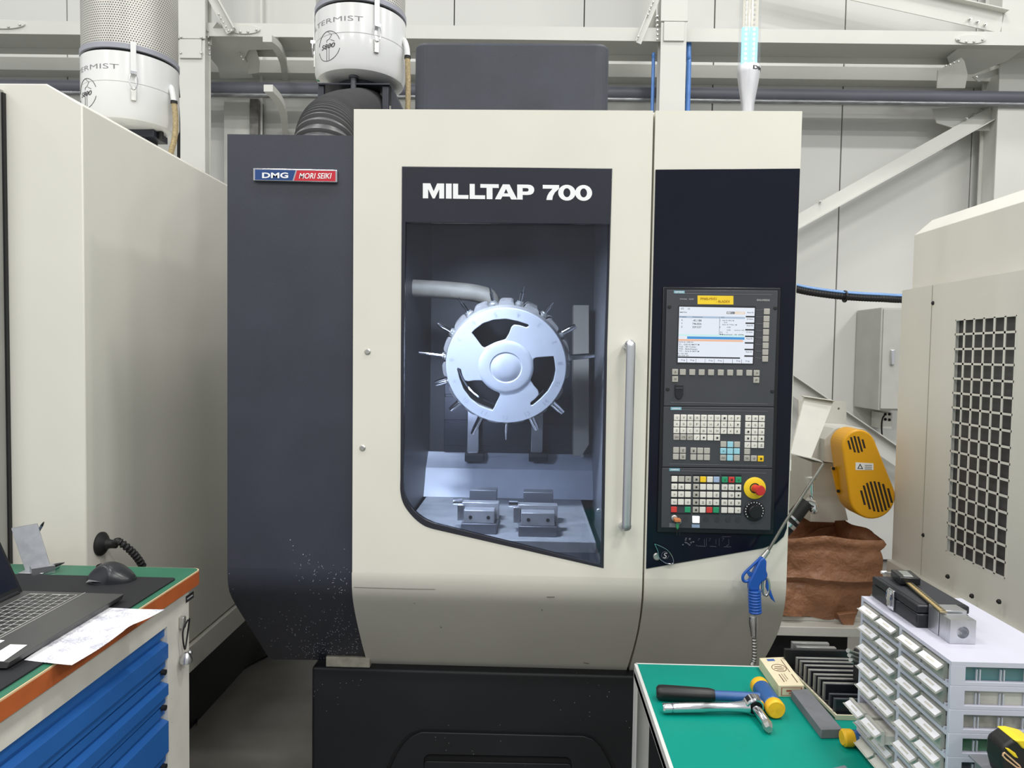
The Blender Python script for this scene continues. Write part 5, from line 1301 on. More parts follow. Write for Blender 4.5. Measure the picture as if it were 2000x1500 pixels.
# -- chip conveyor head with yellow belt guard
cv = thing('chip_conveyor', P(1640, 1010, 0.9), 'pale chip conveyor head with a bent chute beside the yellow guard', 'conveyor')
M_cv = mat('conveyor_paint', (208, 207, 200), 0.45, var=0.05, scale=10)
flecks(M_cv, (70, 66, 60), 55, 0.05)
q8 = lambda u, v: (1530 + u / 5.557, 760 + v / 5.557)
pl8 = lambda pts: [q8(*p) for p in pts]
plate('back_plate', [pl8([(165, 118), (685, 135), (685, 420), (165, 420)]), [q8(602 + 14 * math.cos(a), 212 + 14 * math.sin(a)) for a in [k * math.pi / 6 for k in range(12)]]], 0.98, 0.006, M_cv, cv)
a = [P(*q8(230, 92), 0.80), P(*q8(545, 140), 0.80), P(*q8(300, 757), 0.62), P(*q8(80, 695), 0.62)]
MB().prism([planar(a)], (0.0, 0.012, 0.003)).obj('chute', M_cv, cv, bevel=0.001)
b = [P(*q8(225, 80), 0.78), P(*q8(555, 128), 0.78), P(*q8(548, 140), 0.81), P(*q8(232, 96), 0.81)]
MB().prism([b], (0, 0.03, 0.003)).obj('chute_lip', M_cv, cv)
MB().prism([[P(*q8(x, y), 0.62) for x, y in ((80, 700), (300, 760), (440, 800), (400, 770))]], (0, 0.2, 0)).obj('chute_apron', M_cv, cv)
plate('housing', [pl8([(445, 545), (560, 430), (600, 415), (880, 430), (1000, 555), (1000, 800), (600, 808), (445, 790)])], 0.80, 0.26, M_cv, cv, bevel=0.002)
plate('housing_cheek', [pl8([(300, 700), (395, 528), (450, 545), (450, 790), (300, 755)])], 0.84, 0.2, M_cv, cv)
plate('column', [pl8([(305, 790), (610, 806), (640, 1150), (705, 1425), (560, 1430), (560, 1450), (290, 1440)])], 0.86, 0.22, M_cv, cv, bevel=0.002)
MB().box(P(1590, 1000, 0.9).x, P(1650, 1000, 0.9).x, 1.08, 1.6, 0.3, 1.1).obj('frame_body', M_cv, cv)
# yellow guard
yg = thing('belt_guard', P(1700, 1010, 0.72), 'bright yellow belt guard with two slotted vents on the conveyor', 'guard')
M_yel = mat('guard_yellow', (222, 160, 14), 0.38, var=0.03, scale=6)
def hull(c1, r1, c2, r2, n=18):
    (x1_, y1_), (x2_, y2_) = c1, c2; d_ = math.hypot(x2_ - x1_, y2_ - y1_); th = math.atan2(y2_ - y1_, x2_ - x1_); be = math.acos((r1 - r2) / d_)
    A = [(x1_ + r1 * math.cos(th + be + (2 * math.pi - 2 * be) * k / n), y1_ + r1 * math.sin(th + be + (2 * math.pi - 2 * be) * k / n)) for k in range(n + 1)]
    B = [(x2_ + r2 * math.cos(th - be + 2 * be * k / n), y2_ + r2 * math.sin(th - be + 2 * be * k / n)) for k in range(n + 1)]
    return A + B
YG = 0.62
plate('guard_shell', [hull((1678, 872), 33, (1704, 969), 45)], YG, 0.11, M_yel, yg, bevel=0.008, seg=3)
def vent(cx, cy, r, n, pitch):
    for k in range(n):
        o_ = (k - (n - 1) / 2) * pitch; h = math.sqrt(max(0, r * r - o_ * o_)); 
        if h < 3: continue
        ax_, ay_ = math.sin(math.radians(15)), math.cos(math.radians(15))
        mx_, my_ = cx + o_ * ay_, cy - o_ * ax_ * 0.3
        wv = pitch * 0.27
        plate('vent_slot', [[(mx_ - ax_ * h - wv, my_ - ay_ * h), (mx_ - ax_ * h + wv, my_ - ay_ * h), (mx_ + ax_ * h + wv, my_ + ay_ * h), (mx_ + ax_ * h - wv, my_ + ay_ * h)]], YG - 0.0006, 0.002, mat('slot_shade', (40, 30, 18), 0.7), yg)  # dark plates on the shell paint the shade inside open slots
vent(1673, 868, 17, 5, 7.2); vent(1712, 970, 31, 8, 7.8)
plate('warning_label', [[(1671, 903), (1706, 905), (1706, 918), (1671, 918)]], YG - 0.001, 0.001, mat('label_white', (226, 226, 224), 0.5), yg)
plate('warning_triangle', [[(1680, 905.5), (1686, 916), (1674.5, 915.5)], [(1680, 908.5), (1683.5, 914.7), (1676.8, 914.5)]], YG - 0.0016, 0.0006, M_print, yg)
for y in (908, 911.5, 915):
    plate('label_line', [[(1689, y), (1703, y + 0.4), (1703, y + 1.8), (1689, y + 1.4)]], YG - 0.0016, 0.0006, mat('label_grey', (130, 130, 130), 0.5), yg)
plate('guard_flange', [pl8([(525, 850), (570, 845), (640, 1140), (590, 1145)])], 0.70, 0.01, M_yel, yg, bevel=0.001)
for u, v in ((540, 860), (592, 1105)):
    MB().lathe([(0.006, 0), (0.006, 0.006), (0.0, 0.006)], 8, org=P(*q8(u, v), 0.70), axis=(0, -1, 0)).obj('guard_bolt', M_rub, yg)
# coolant gun parked behind the pillar
cg = thing('coolant_gun', P(1560, 1010, 0.42), 'chrome headed coolant gun with black grip beside the air gun tube', 'spray gun')
MB().tube([P(1520, 1046, 0.42), P(1545, 1018, 0.42), P(1562, 996, 0.42), P(1576, 980, 0.42)], [0.026, 0.026, 0.024, 0.022], 16).obj('grip', M_rub, cg, smooth=0.6)
MB().tube([P(1536, 1026, 0.42), P(1541, 1020, 0.42)], 0.030, 16).obj('grip_ring', M_chrome, cg, smooth=0.6)
MB().tube([P(1546, 1013, 0.42), P(1549, 1010, 0.42)], 0.029, 16).obj('grip_ring', M_chrome, cg, smooth=0.6)
hd = smooth_path([P(1588, 1003, 0.42), P(1589, 990, 0.42), P(1586, 973, 0.42), P(1584, 960, 0.42)], 6)
MB().tube(hd, [0.004 + 0.012 * math.sin(math.pi * min(1, (i + 2) / 13)) + (0.004 if i > 12 else 0) for i in range(len(hd))], 16).obj('head', M_chrome, cg, smooth=0.9)
MB().tube([P(1584, 962, 0.42), P(1583, 934, 0.42)], 0.012, 14).obj('nozzle', M_chrome, cg, smooth=0.6)
MB().tube([P(1583, 936, 0.42), P(1583, 932, 0.42)], 0.017, 14).obj('nozzle_collar', M_chrome, cg)
MB().tube([P(1576, 980, 0.42), P(1588, 985, 0.42)], 0.016, 14).obj('elbow', M_chrome, cg)
MB().tube(smooth_path([P(1522, 1044, 0.42), P(1490, 1080, 0.46), P(1470, 1130, 0.5), P(1470, 1200, 0.55)], 6), 0.014, 10).obj('hose', M_rub, cg, smooth=0.8)

# -- brown sack and the tank under it
def bag():
    a, b = P(1500, 1048, 0.62), P(1724, 1052, 0.62)
    x0, x1 = a.x, b.x; y0, y1 = 0.62, 1.02; zt_b = a.z; zb_b = P(1600, 1212, 0.62).z
    rows = []; n = 64; lv = 22
    random.seed(11)
    ph = [random.random() * 6.28 for _ in range(12)]
    for j in range(lv + 1):
        t = j / lv; z = zt_b + (zb_b - zt_b) * t
        sh = 1 - 0.16 * t ** 1.6
        row = []
        for i in range(n):
            s = i / n * 4; k = int(s); u = s - k
            cx, cy = (x0 + x1) / 2, (y0 + y1) / 2; hx, hy = (x1 - x0) / 2 * sh, (y1 - y0) / 2 * sh
            x, y = [(-hx + 2 * hx * u, -hy), (hx, -hy + 2 * hy * u), (hx - 2 * hx * u, hy), (-hx, hy - 2 * hy * u)][k]
            th = math.atan2(y / hy, x / hx)
            wob = 0.010 * math.sin(3 * th + ph[0] + 5 * t) + 0.006 * math.sin(7 * th + ph[1] - 6 * t) + 0.003 * math.sin(13 * th + ph[2] + 9 * t) + 0.0015 * math.sin(31 * th + ph[3] - 5 * t)
            fold = 0.014 * math.exp(-((t - 0.50) / 0.05) ** 2) + 0.010 * math.exp(-((t - 0.06) / 0.05) ** 2) - 0.012 * math.exp(-((t - 0.60) / 0.05) ** 2) - 0.008 * math.exp(-((t - 0.13) / 0.05) ** 2)
            f = 1 + (wob * (0.4 + t) + fold) / max(hx, hy)
            row.append(Vector((cx + x * f, cy + y * f, z + 0.006 * math.sin(5 * th + ph[4]) * (1 - t) + 0.010 * math.sin(4 * th + ph[5]) * t)))
        row.append(row[0].copy()); rows.append(row)
    return rows
M_bag = mat('brown_sack', (156, 110, 80), 0.5, var=0.12, scale=16, bump=0.7, bscale=26, bdist=0.02)
rows = bag()
sk = thing('waste_sack', (sum((p for p in rows[-1]), Vector()) / len(rows[-1])), 'crumpled brown woven sack hanging open under the conveyor', 'sack')
m = MB(); m.grid(rows); m.add(rows[-1][:-1], [tuple(range(len(rows[-1]) - 1))]); m.obj('sack_body', M_bag, sk, smooth=1.0)
inr = [[p.lerp(Vector((rows[0][0].x * 0 + 0.5 * (rows[0][0].x + rows[0][32].x), 0.82, p.z)), 0.012) for p in r_] for r_ in rows[:14]]
m = MB(); m.grid(inr, True); m.obj('sack_lining', M_bag, sk, smooth=1.0, fix=False)
m = MB(); m.grid([inr[13], [Vector((1.0, 0.82, inr[13][0].z - 0.02)) for p in inr[13]]], True); m.obj('sack_fill', mat('swarf_brown', (120, 84, 60), 0.6, 0.2, var=0.4, scale=90), sk, fix=False)
bk_ = [P(1600, 1030, 0.95), P(1655, 1020, 0.98), P(1712, 1040, 0.95), P(1724, 1056, 0.90), P(1650, 1062, 0.92), P(1600, 1062, 0.95)]
m = MB(); m.prism([[P(1560, 1058, 1.0), P(1600, 1034, 1.0), P(1650, 1024, 1.0), P(1700, 1036, 1.0), P(1722, 1054, 1.0)]], (0, 0.01, 0)).obj('sack_flap', M_bag, sk)
tip = [P(1636, 1200, 0.62), P(1674, 1196, 0.62), P(1668, 1220, 0.63), P(1657, 1246, 0.64), P(1648, 1222, 0.63)]
MB().prism([tip], (0, 0.02, 0)).obj('sack_corner', M_bag, sk, bevel=0.003)
tk = thing('coolant_tank', P(1600, 1250, 0.7), 'pale low coolant tank ledge beneath the brown sack', 'tank')
a = P(1500, 1208, 0.60); b = P(1690, 1246, 0.60)
MB().box(0.81, 1.28, 0.60, 1.05, b.z, a.z - 0.028).obj('tank_rim', M_cv, tk, bevel=0.003)
MB().box(0.81, 1.26, 0.66, 1.05, a.z - 0.028, a.z - 0.012).obj('tank_lid', M_cv, tk, bevel=0.002)
MB().box(0.83, 1.24, 0.72, 1.03, 0.0, b.z).obj('tank_body', M_black, tk)

# -- blue air gun
GY = -0.055
ag = thing('air_gun', P(1473, 1300, GY), 'blue air blow gun with long metal nozzle hanging on the pillar', 'air gun')
q9 = lambda u, v: (1400 + u / 3.2625, 860 + v / 3.261)
M_agb = mat('air_gun_blue', (32, 84, 168), 0.35, var=0.05, scale=20)
G9 = lambda u, v, dy=0.0: P(*q9(u, v), GY + dy)
def slab9(name, pts, y0, y1, m_, bev=0.003, par=ag):
    return MB().prism([[G9(u, v, y0) for u, v in pts]], (0, y1 - y0, 0)).obj(name, m_, par, bevel=bev)
slab9('gun_body', [(275, 765), (300, 745), (320, 770), (318, 830), (328, 860), (318, 890), (290, 905), (275, 930), (272, 960), (207, 960), (205, 905), (215, 888)], -0.011, 0.011, M_agb, 0.004)
gp = [G9(240, 950), G9(241, 1000), G9(243, 1050), G9(246, 1098)]
MB().tube(even(gp, 33), [0.0165 + 0.0012 * (1 if (i // 2) % 2 else 0) for i in range(33)], 18).obj('grip', M_agb, ag, smooth=0.5)
MB().tube(smooth_path([G9(285, 742), G9(225, 800), G9(178, 845), G9(165, 872), G9(172, 895), G9(195, 898), G9(208, 885)], 5), 0.0042, 8).obj('lever_loop', M_agb, ag, smooth=0.8)
slab9('lever_web', [(190, 838), (215, 835), (232, 858), (205, 870)], -0.004, 0.004, M_agb, 0.001)
slab9('trigger', [(318, 880), (335, 920), (352, 975), (375, 1036), (350, 1015), (330, 975), (315, 940)], -0.005, 0.005, M_agb, 0.002)
ring = [G9(312 + 22 * math.cos(a_), 930 + 58 * math.sin(a_), -0.002) for a_ in [k * math.pi / 12 for k in range(25)]]
MB().tube(ring, 0.0038, 10, cap=False).obj('hook_ring', M_chrome, ag, smooth=0.8)
MB().tube([G9(295, 745), G9(330, 700)], [0.008, 0.006], 12).obj('nozzle_nut', M_zinc, ag)
MB().tube([G9(315, 725), G9(430, 530, -0.005), G9(680, 148, -0.02)], 0.0042, 10).obj('nozzle_tube', mat('nozzle_steel', (150, 146, 138), 0.35, 0.8, var=0.2, scale=30), ag, smooth=0.8)
MB().tube([G9(231, 1100), G9(232, 1125)], 0.008, 12).obj('hose_stem', M_zinc, ag)
MB().tube([G9(232, 1122), G9(233, 1165), G9(236, 1200), G9(237, 1245)], [0.013, 0.013, 0.011, 0.009], 14).obj('coupling', M_chrome, ag, smooth=0.5)
hs = even(smooth_path([G9(237, 1240), G9(240, 1300), G9(240, 1370), G9(236, 1400), G9(225, 1440), G9(215, 1500, 0.06)], 8), 81)
MB().tube(hs, [0.0058 + 0.0018 * (1 if (i // 2) % 2 else 0) for i in range(81)], 12).obj('spring_hose', mat('spring_steel', (150, 150, 146), 0.3, 0.8, var=0.1), ag, smooth=0.3)

# ================================================================== GREEN TABLE
ZG = 0.85
tb0 = PZ(1233, 1295, ZG); tb1 = PZ(1325, 1500, ZG)
TX, TYf = (tb0.x + tb1.x) / 2, tb0.y
tbl = thing('green_table', (TX + 0.6, TYf - 0.55, 0), 'green topped table with white steel frame in front of the machine', 'table')
M_tg = mat('table_green', (0, 138, 122), 0.5, spec=0.2, var=0.05, scale=6)
M_tf = mat('table_frame', (214, 214, 210), 0.45, var=0.04, scale=12)
TX1, TYn = 1.30, TYf - 1.15
MB().box(TX + 0.003, TX1, TYn, TYf - 0.003, ZG - 0.018, ZG).obj('top', M_tg, tbl, bevel=0.001)
fr = MB().box(TX - 0.004, TX + 0.003, TYn, TYf, ZG - 0.034, ZG - 0.001).obj('frame_rail', M_tf, tbl)
MB().box(TX, TX1, TYf - 0.003, TYf + 0.004, ZG - 0.034, ZG - 0.001).obj('frame_rail', M_tf, tbl)
MB().box(TX - 0.004, TX + 0.036, TYn, TYf + 0.004, ZG - 0.036, ZG - 0.0185).obj('frame_rail', M_tf, tbl)
for x, y in ((TX - 0.004, TYf - 0.036), (TX1 - 0.04, TYf - 0.036), (TX - 0.004, TYn), (TX1 - 0.04, TYn)):
    MB().box(x, x + 0.004, y, y + 0.04, 0, ZG - 0.0362).box(x + 0.004, x + 0.04, y + 0.036, y + 0.04, 0, ZG - 0.0362).obj('leg', M_tf, tbl)

# -- hammer
def hz(px, py, h): return PZ(px, py, ZG + h)
hm = thing('soft_face_hammer', hz(1420, 1368, 0), 'blue mallet with black grip and yellow faces lying on the green table', 'hammer')
A, B = hz(1282, 1352, 0.016), hz(1490, 1363, 0.020)
d = B - A
MB().tube([A, A + d * 0.02, A + d * 0.06, A + d * 0.30, A + d * 0.50, A + d * 0.55], [0.011, 0.0155, 0.0165, 0.0155, 0.0145, 0.012], 18).obj('grip', mat('grip_black', (22, 22, 24), 0.4, var=0.15, scale=30), hm, smooth=0.7)
MB().tube([A + d * 0.54, B], [0.0105, 0.011], 16).obj('handle', mat('mallet_blue', (48, 92, 150), 0.35, var=0.1, scale=20), hm, smooth=0.7)
h0, h1 = hz(1487, 1345, 0.021), hz(1510, 1378, 0.021)
hd_ = (h1 - h0); hl = hd_.length; hn = hd_.normalized()
MB().tube([h0, h0 + hn * 0.002, h1 - hn * 0.002, h1], [0.0175, 0.0195, 0.0195, 0.018], 22).obj('head', MATS['mallet_blue'], hm, smooth=0.6)
M_yf = mat('mallet_yellow', (230, 178, 30), 0.5, var=0.15, scale=60)
for p_, s_ in ((h0, -1), (h1, 1)):
    MB().tube([p_, p_ + hn * 0.004 * s_, p_ + hn * 0.016 * s_, p_ + hn * 0.020 * s_], [0.018, 0.020, 0.020, 0.017], 22).obj('face', M_yf, hm, smooth=0.5)
# -- ratchet
rt = thing('ratchet_wrench', hz(1400, 1390, 0), 'chrome ratchet wrench with extension and bit in front of the mallet', 'wrench')
A, B = hz(1294, 1383, 0.013), hz(1462, 1380, 0.018); d = B - A
MB().tube([A, A + d * 0.015, A + d * 0.10, A + d * 0.11, A + d * 0.12, A + d * 0.48, A + d * 0.50, A + d * 0.75, A + d * 0.9, B], [0.0085, 0.0105, 0.0105, 0.009, 0.0105, 0.0105, 0.0095, 0.009, 0.011, 0.014], 16).obj('handle', M_chrome, rt, smooth=0.5)
e0, e1, e2 = hz(1480, 1384, 0.021), hz(1497, 1412, 0.014), hz(1502, 1425, 0.012)
ea = (e1 - e0).normalized(); hc = hz(1472, 1377, 0.0215)
MB().lathe([(0.017, -0.012), (0.0208, -0.009), (0.0208, 0.007), (0.018, 0.010), (0.0150, 0.010), (0.0150, 0.004), (0.0, 0.004)], 30, org=hc, axis=ea).obj('head', M_chrome, rt, smooth=0.5)
MB().lathe([(0.0148, 0.0042), (0.0148, 0.0052), (0.0, 0.0052)], 24, org=hc, axis=ea).obj('drive_plate', M_black, rt)
MB().tube([hc + ea * 0.005, e1.lerp(e0, 0.05), e1], [0.0092, 0.0092, 0.008], 16).obj('extension', M_chrome, rt, smooth=0.6)
MB().tube([e1, e1.lerp(e2, 0.5), e2], [0.0102, 0.0102, 0.0075], 6).obj('bit_socket', M_zinc, rt)

# -- carton
cb = thing('carton_box', hz(1527, 1340, 0), 'small cream printed carton on the far edge of the green table', 'carton')
hgt = 0.026
tq = [hz(1483, 1285, hgt), hz(1530, 1283, hgt), hz(1571, 1339, hgt), hz(1521, 1339, hgt)]
M_ct = mat('carton_cream', (226, 214, 182), 0.6, var=0.05, scale=30)
MB().hexa([Vector((p.x, p.y, ZG + 0.0004)) for p in tq] + tq).obj('carton_body', M_ct, cb, bevel=0.0008)
def onq(u, v, lift=0.0005):
    a_ = tq[0].lerp(tq[1], u); b_ = tq[3].lerp(tq[2], u); p_ = a_.lerp(b_, v); return p_ + Vector((0, 0, lift))
MB().add([onq(.25, .06), onq(.55, .06), onq(.55, .14), onq(.25, .14)], [(0, 1, 2, 3)]).obj('print_patch', mat('print_blue', (70, 100, 160), 0.6), cb, fix=False)
MB().tube([onq(.5 + .28 * math.cos(a_), .40 + .13 * math.sin(a_)) for a_ in [k * math.pi / 10 for k in range(21)]], 0.0008, 4, cap=False).obj('print_oval', mat('print_sepia', (120, 90, 70), 0.6), cb)
m = MB()
for (u0, v0, u1, v1) in ((.35, .34, .65, .36), (.3, .40, .7, .42), (.36, .46, .64, .48), (.3, .62, .34, .88), (.42, .60, .44, .86), (.8, .1, .83, .55), (.8, .62, .84, .9), (.52, .6, .54, .8)):
    m.add([onq(u0, v0), onq(u1, v0), onq(u1, v1), onq(u0, v1)], [(0, 1, 2, 3)])
stuff(m.obj('print_lines', MATS['print_sepia'], cb, fix=False))
fa, fb = tq[3], tq[2]
def onf(u, v): return fa.lerp(fb, u) + Vector((0.0, -0.0006, -hgt * v))
m = MB()
for (u0, v0, u1, v1) in ((.1, .15, .9, .19), (.1, .82, .9, .86), (.1, .15, .13, .86), (.87, .15, .9, .86), (.3, .38, .7, .52), (.4, .62, .6, .70)):
    m.add([onf(u0, v0), onf(u1, v0), onf(u1, v1), onf(u0, v1)], [(0, 1, 2, 3)])
stuff(m.obj('end_print', mat('print_red', (170, 80, 60), 0.6), cb, fix=False))
# -- whetstone
hgt = 0.019
tq2 = [hz(1545, 1348, hgt), hz(1578, 1345, hgt), hz(1646, 1424, hgt), hz(1604, 1425, hgt)]
o = MB().hexa([Vector((p.x, p.y, ZG + 0.0004)) for p in tq2] + tq2).obj('sharpening_stone', mat('stone_grey', (112, 114, 118), 0.8, var=0.08, scale=30, bump=0.2, bscale=400), bevel=0.0012)
tag(o, 'long grey sharpening stone beside the cream carton', 'stone')
# -- second mallet peeking out and a steel block at the picture's lower edge
o = thing('soft_face_hammer', hz(1660, 1450, 0), 'yellow mallet face peeking out behind the drawer organizer', 'hammer')
c_ = hz(1654, 1441, 0.017)
MB().tube([c_ + Vector((-0.010, 0, 0)), c_ + Vector((-0.006, 0, 0)), c_ + Vector((0.008, 0, 0)), c_ + Vector((0.012, 0, 0))], [0.013, 0.0165, 0.0165, 0.014], 20).obj('face', M_yf, o, smooth=0.6)
MB().tube([c_ + Vector((0.012, 0, 0)), c_ + Vector((0.026, 0, 0))], 0.015, 18).obj('head', MATS['mallet_blue'], o, smooth=0.6)
b0 = [hz(1590, 1508, 0.02), hz(1650, 1494, 0.02), hz(1700, 1545, 0.02), hz(1640, 1560, 0.02)]
o = MB().hexa([Vector((p.x, p.y, ZG + 0.0004)) for p in b0] + b0).obj('steel_block', mat('block_grey', (150, 156, 166), 0.35, 0.6, var=0.08), bevel=0.001); tag(o, 'flat grey steel block at the lower edge of the green table', 'block')

# -- rack of parallel plates
q3 = lambda u, v: (1520 + u / 7.5, 1230 + v / 7.5)
M_plt = mat('parallel_edge', (150, 150, 148), 0.35, 0.5, var=0.1, scale=30)
M_plf = mat('parallel_face', (34, 36, 42), 0.4, 0.2, var=0.1, scale=30)
trl = [PZ(*q3(130, 600), ZG), PZ(*q3(830, 1310), ZG)]
tr = thing('plate_rack', trl[0].lerp(trl[1], 0.5) + Vector((0.08, 0, 0)), 'black tray with cream rim holding the row of steel plates', 'tray')
ya, yb2 = trl[0].y, trl[1].y; xa = min(trl[0].x, trl[1].x)
MB().hexa([Vector((trl[0].x, ya, ZG + 0.0005)), Vector((trl[1].x, yb2, ZG + 0.0005)), Vector((trl[1].x + 0.13, yb2, ZG + 0.0005)), Vector((trl[0].x + 0.16, ya, ZG + 0.0005)),
           Vector((trl[0].x, ya, ZG + 0.004)), Vector((trl[1].x, yb2, ZG + 0.004)), Vector((trl[1].x + 0.13, yb2, ZG + 0.004)), Vector((trl[0].x + 0.16, ya, ZG + 0.004))]).obj('tray_floor', M_rub, tr)
def bar(p, q_, h, t_, nm, m_):
    n_ = Vector((-(q_ - p).y, (q_ - p).x, 0)).normalized() * t_
    MB().hexa([p, q_, q_ + n_, p + n_, p + Vector((0, 0, h)), q_ + Vector((0, 0, h)), q_ + n_ + Vector((0, 0, h)), p + n_ + Vector((0, 0, h))]).obj(nm, m_, tr)
zz = Vector((0, 0, ZG + 0.0005))
M_crm = mat('rim_cream', (214, 204, 178), 0.6)
bar(Vector((trl[0].x, ya, ZG + 0.0005)), Vector((trl[1].x, yb2, ZG + 0.0005)), 0.010, 0.004, 'rim', M_crm)
bar(Vector((trl[1].x, yb2 - 0.004, ZG + 0.0005)), Vector((trl[1].x + 0.13, yb2 - 0.004, ZG + 0.0005)), 0.010, 0.004, 'rim', M_crm)
bx0 = P(1540, 1250, ya + 0.01).x
MB().box(trl[0].x - 0.005, trl[0].x + 0.20, ya + 0.002, ya + 0.012, ZG + 0.0005, ZG + 0.05).obj('back_stop', M_black, tr)
ordn = ['rearmost', 'second from the rear', 'third from the rear', 'fourth from the rear', 'middle', 'fourth from the front', 'third from the front', 'second from the front', 'front']
tops = [(255, 412), (310, 462), (378, 522), (442, 588), (522, 655), (583, 712), (655, 782), (742, 942), (812, 1010)]
bots = [(262, 640), (320, 700), (384, 790), (446, 850), (522, 925), (588, 985), (660, 1045), (748, 1160), (815, 1245)]
for i, (tp, bt) in enumerate(zip(tops, bots)):
    pb = PZ(*q3(*bt), ZG + 0.0045); pt = P(*q3(*tp), pb.y)
    hgt = max(0.02, pt.z - pb.z); th_ = 0.0075 if i < 7 else 0.006; L_ = 0.125
    t = thing('parallel_plate', pb + Vector((L_ / 2, th_ / 2, 0)), '%s upright steel parallel plate in the rack' % ordn[i], 'plate', 'steel parallel plates standing in the rack')
    rimm = M_plt if i < 7 else mat('parallel_dim', (72, 74, 80), 0.4, 0.4)
    MB().box(pb.x, pb.x + L_, pb.y, pb.y + th_, pb.z, pb.z + hgt).obj('plate_blank', rimm, t, bevel=0.0006)
    MB().box(pb.x + 0.004, pb.x + L_ - 0.004, pb.y - 0.0004, pb.y, pb.z + 0.003, pb.z + hgt - 0.0025).obj('plate_face', M_plf, t)
    if i == 6:
        x_, z_ = P(*q3(895, 925), pb.y).x, P(*q3(895, 925), pb.y).z
        w2 = P(*q3(1120, 925), pb.y).x - x_; h2 = P(*q3(895, 892), pb.y).z - z_
        text('lettering', '125*4', Vector((x_, pb.y - 0.0006, z_)), Vector((w2, 0, 0)), Vector((0, 0, h2)), mat('etch_dark', (8, 8, 10), 0.6), t, offset=0.01)
for j, (u0, v0, u1, v1, hole, lab) in enumerate(((210, 190, 745, 360, False, 'pale thick steel bar at the back of the plate rack'), (275, 255, 850, 400, True, 'grey steel bar with a bolt hole behind the plates'))):
    yk = ya + (0.030 if j == 0 else 0.015)
    a, b = P(*q3(u0, v0), yk), P(*q3(u1, v1), yk)
    t = thing('steel_bar', Vector(((a.x + b.x) / 2, yk, ZG)), lab, 'bar')
    a2 = P(*q3(u0 + 45, v0 + 45), yk)
    MB().box(a.x, b.x, yk, yk + 0.0115, ZG + 0.0005 if j == 0 else ZG + 0.0005, a.z).obj('bar_body', M_plt, t, bevel=0.0008)
    if hole:
        hp_ = P(*q3(778, 345), yk)
        MB().lathe([(0.0042, 0), (0.0042, 0.0006)], 14, org=hp_, axis=(0, -1, 0)).obj('bolt_hole', M_dark, t)
# small punches behind the organizer
for k, (u0, v0, u1, v1) in enumerate(((1020, 305, 1180, 355), (1040, 370, 1180, 420), (1060, 435, 1180, 480))):
    yk = -0.50
    a, b = P(*q3(u0, v0), yk), P(*q3(u1, v1), yk + 0.02); b = a.lerp(b, (0.735 - a.x) / (b.x - a.x))
    o = MB().tube([a, a.lerp(b, 0.2), a.lerp(b, 0.25), b], [0.0045, 0.0045, 0.003, 0.003], 12).obj('steel_punch', M_zinc, smooth=0.6)
    tag(o, ['upper', 'middle', 'lower'][k] + ' of three steel punches sticking out behind the organizer', 'punch', 'steel punches behind the organizer')
ph_ = P(*q3(1130, 400), -0.48)
o = MB().box(0.725, 0.785, -0.50, -0.44, ZG + 0.0005, ph_.z + 0.004).obj('punch_holder', M_black, bevel=0.002); tag(o, 'small black block holding the steel punches behind the organizer', 'block')

# -- drawer organizer
OX = 0.646; OY1 = PZ(1680, 1164, 1.145).y; OY0 = PZ(1886, 1293, 1.145).y; OZ1 = 1.145; NR = 8
OXb = OX + 0.19; rp_ = (OZ1 - ZG) / NR
org = thing('drawer_organizer', ((OX + OXb) / 2, (OY0 + OY1) / 2, ZG), 'lavender white organizer with rows of small labelled drawers', 'organizer')
M_or = mat('organizer_plastic', (198, 198, 212), 0.4, var=0.02, scale=20)
M_clr = glass('clear_drawer', (0.88, 0.89, 0.88), 0.08, 0.72, refl=0.06, hazecol=(210, 208, 200))
M_tagw = mat('tag_white', (240, 240, 244), 0.5, var=0.01)
M_tagi = mat('tag_ink', (206, 202, 190), 0.6)
sidec = [mat('c_teal', (30, 140, 140), 0.4), mat('c_grey', (150, 156, 164), 0.4, var=0.2, scale=50), mat('c_beige', (186, 180, 160), 0.5, var=0.3, scale=60), mat('c_green', (36, 124, 62), 0.5, var=0.15, scale=40), mat('c_dark', (40, 44, 52), 0.5, var=0.3, scale=40), MATS['c_grey'] if 'c_grey' in MATS else None, MATS['c_beige'], MATS['c_dark']]
Wc = (OY1 - OY0)
dw = (Wc - 0.012 * 2 - 0.008) / 4
dy0 = [OY1 - 0.010, OY1 - 0.010 - dw, OY1 - 0.010 - 2 * dw - 0.010, OY1 - 0.010 - 3 * dw - 0.010]
rowcell = rp_ - 0.007
bxm, _ = MB().box(0, 0.006, -dw + 0.005, -0.001, 0.0015, rowcell - 0.003).mesh('drawer', M_clr, center=False)
zq = rowcell - 0.0055
tagm, _ = MB().hexa([(-0.0100, -dw + 0.006, zq - 0.0066), (-0.001, -dw + 0.006, zq - 0.0010), (-0.001, -0.005, zq - 0.0010), (-0.0100, -0.005, zq - 0.0066), (-0.0100, -dw + 0.006, zq - 0.0056), (-0.001, -dw + 0.006, zq), (-0.001, -0.005, zq), (-0.0100, -0.005, zq - 0.0056)]).mesh('label_tag', M_tagw, center=False)
lipm, _ = MB().prism([[(0, -0.0025, zq - 0.003), (-0.0110, -0.0025, zq - 0.0092), (-0.0128, -0.0025, zq - 0.0078), (-0.0120, -0.0025, zq - 0.0060), (-0.0101, -0.0025, zq - 0.0070), (0, -0.0025, zq - 0.0012)]], (0, -dw + 0.007, 0)).mesh('handle_lip', M_clr, center=False)
inkm, _ = MB().add([(-0.0068, -dw * 0.34, zq - 0.0034), (-0.0042, -dw * 0.34, zq - 0.0018), (-0.0042, -dw * 0.68, zq - 0.0018), (-0.0068, -dw * 0.68, zq - 0.0034)], [(0, 1, 2, 3)]).mesh('label_ink', M_tagi, center=False)
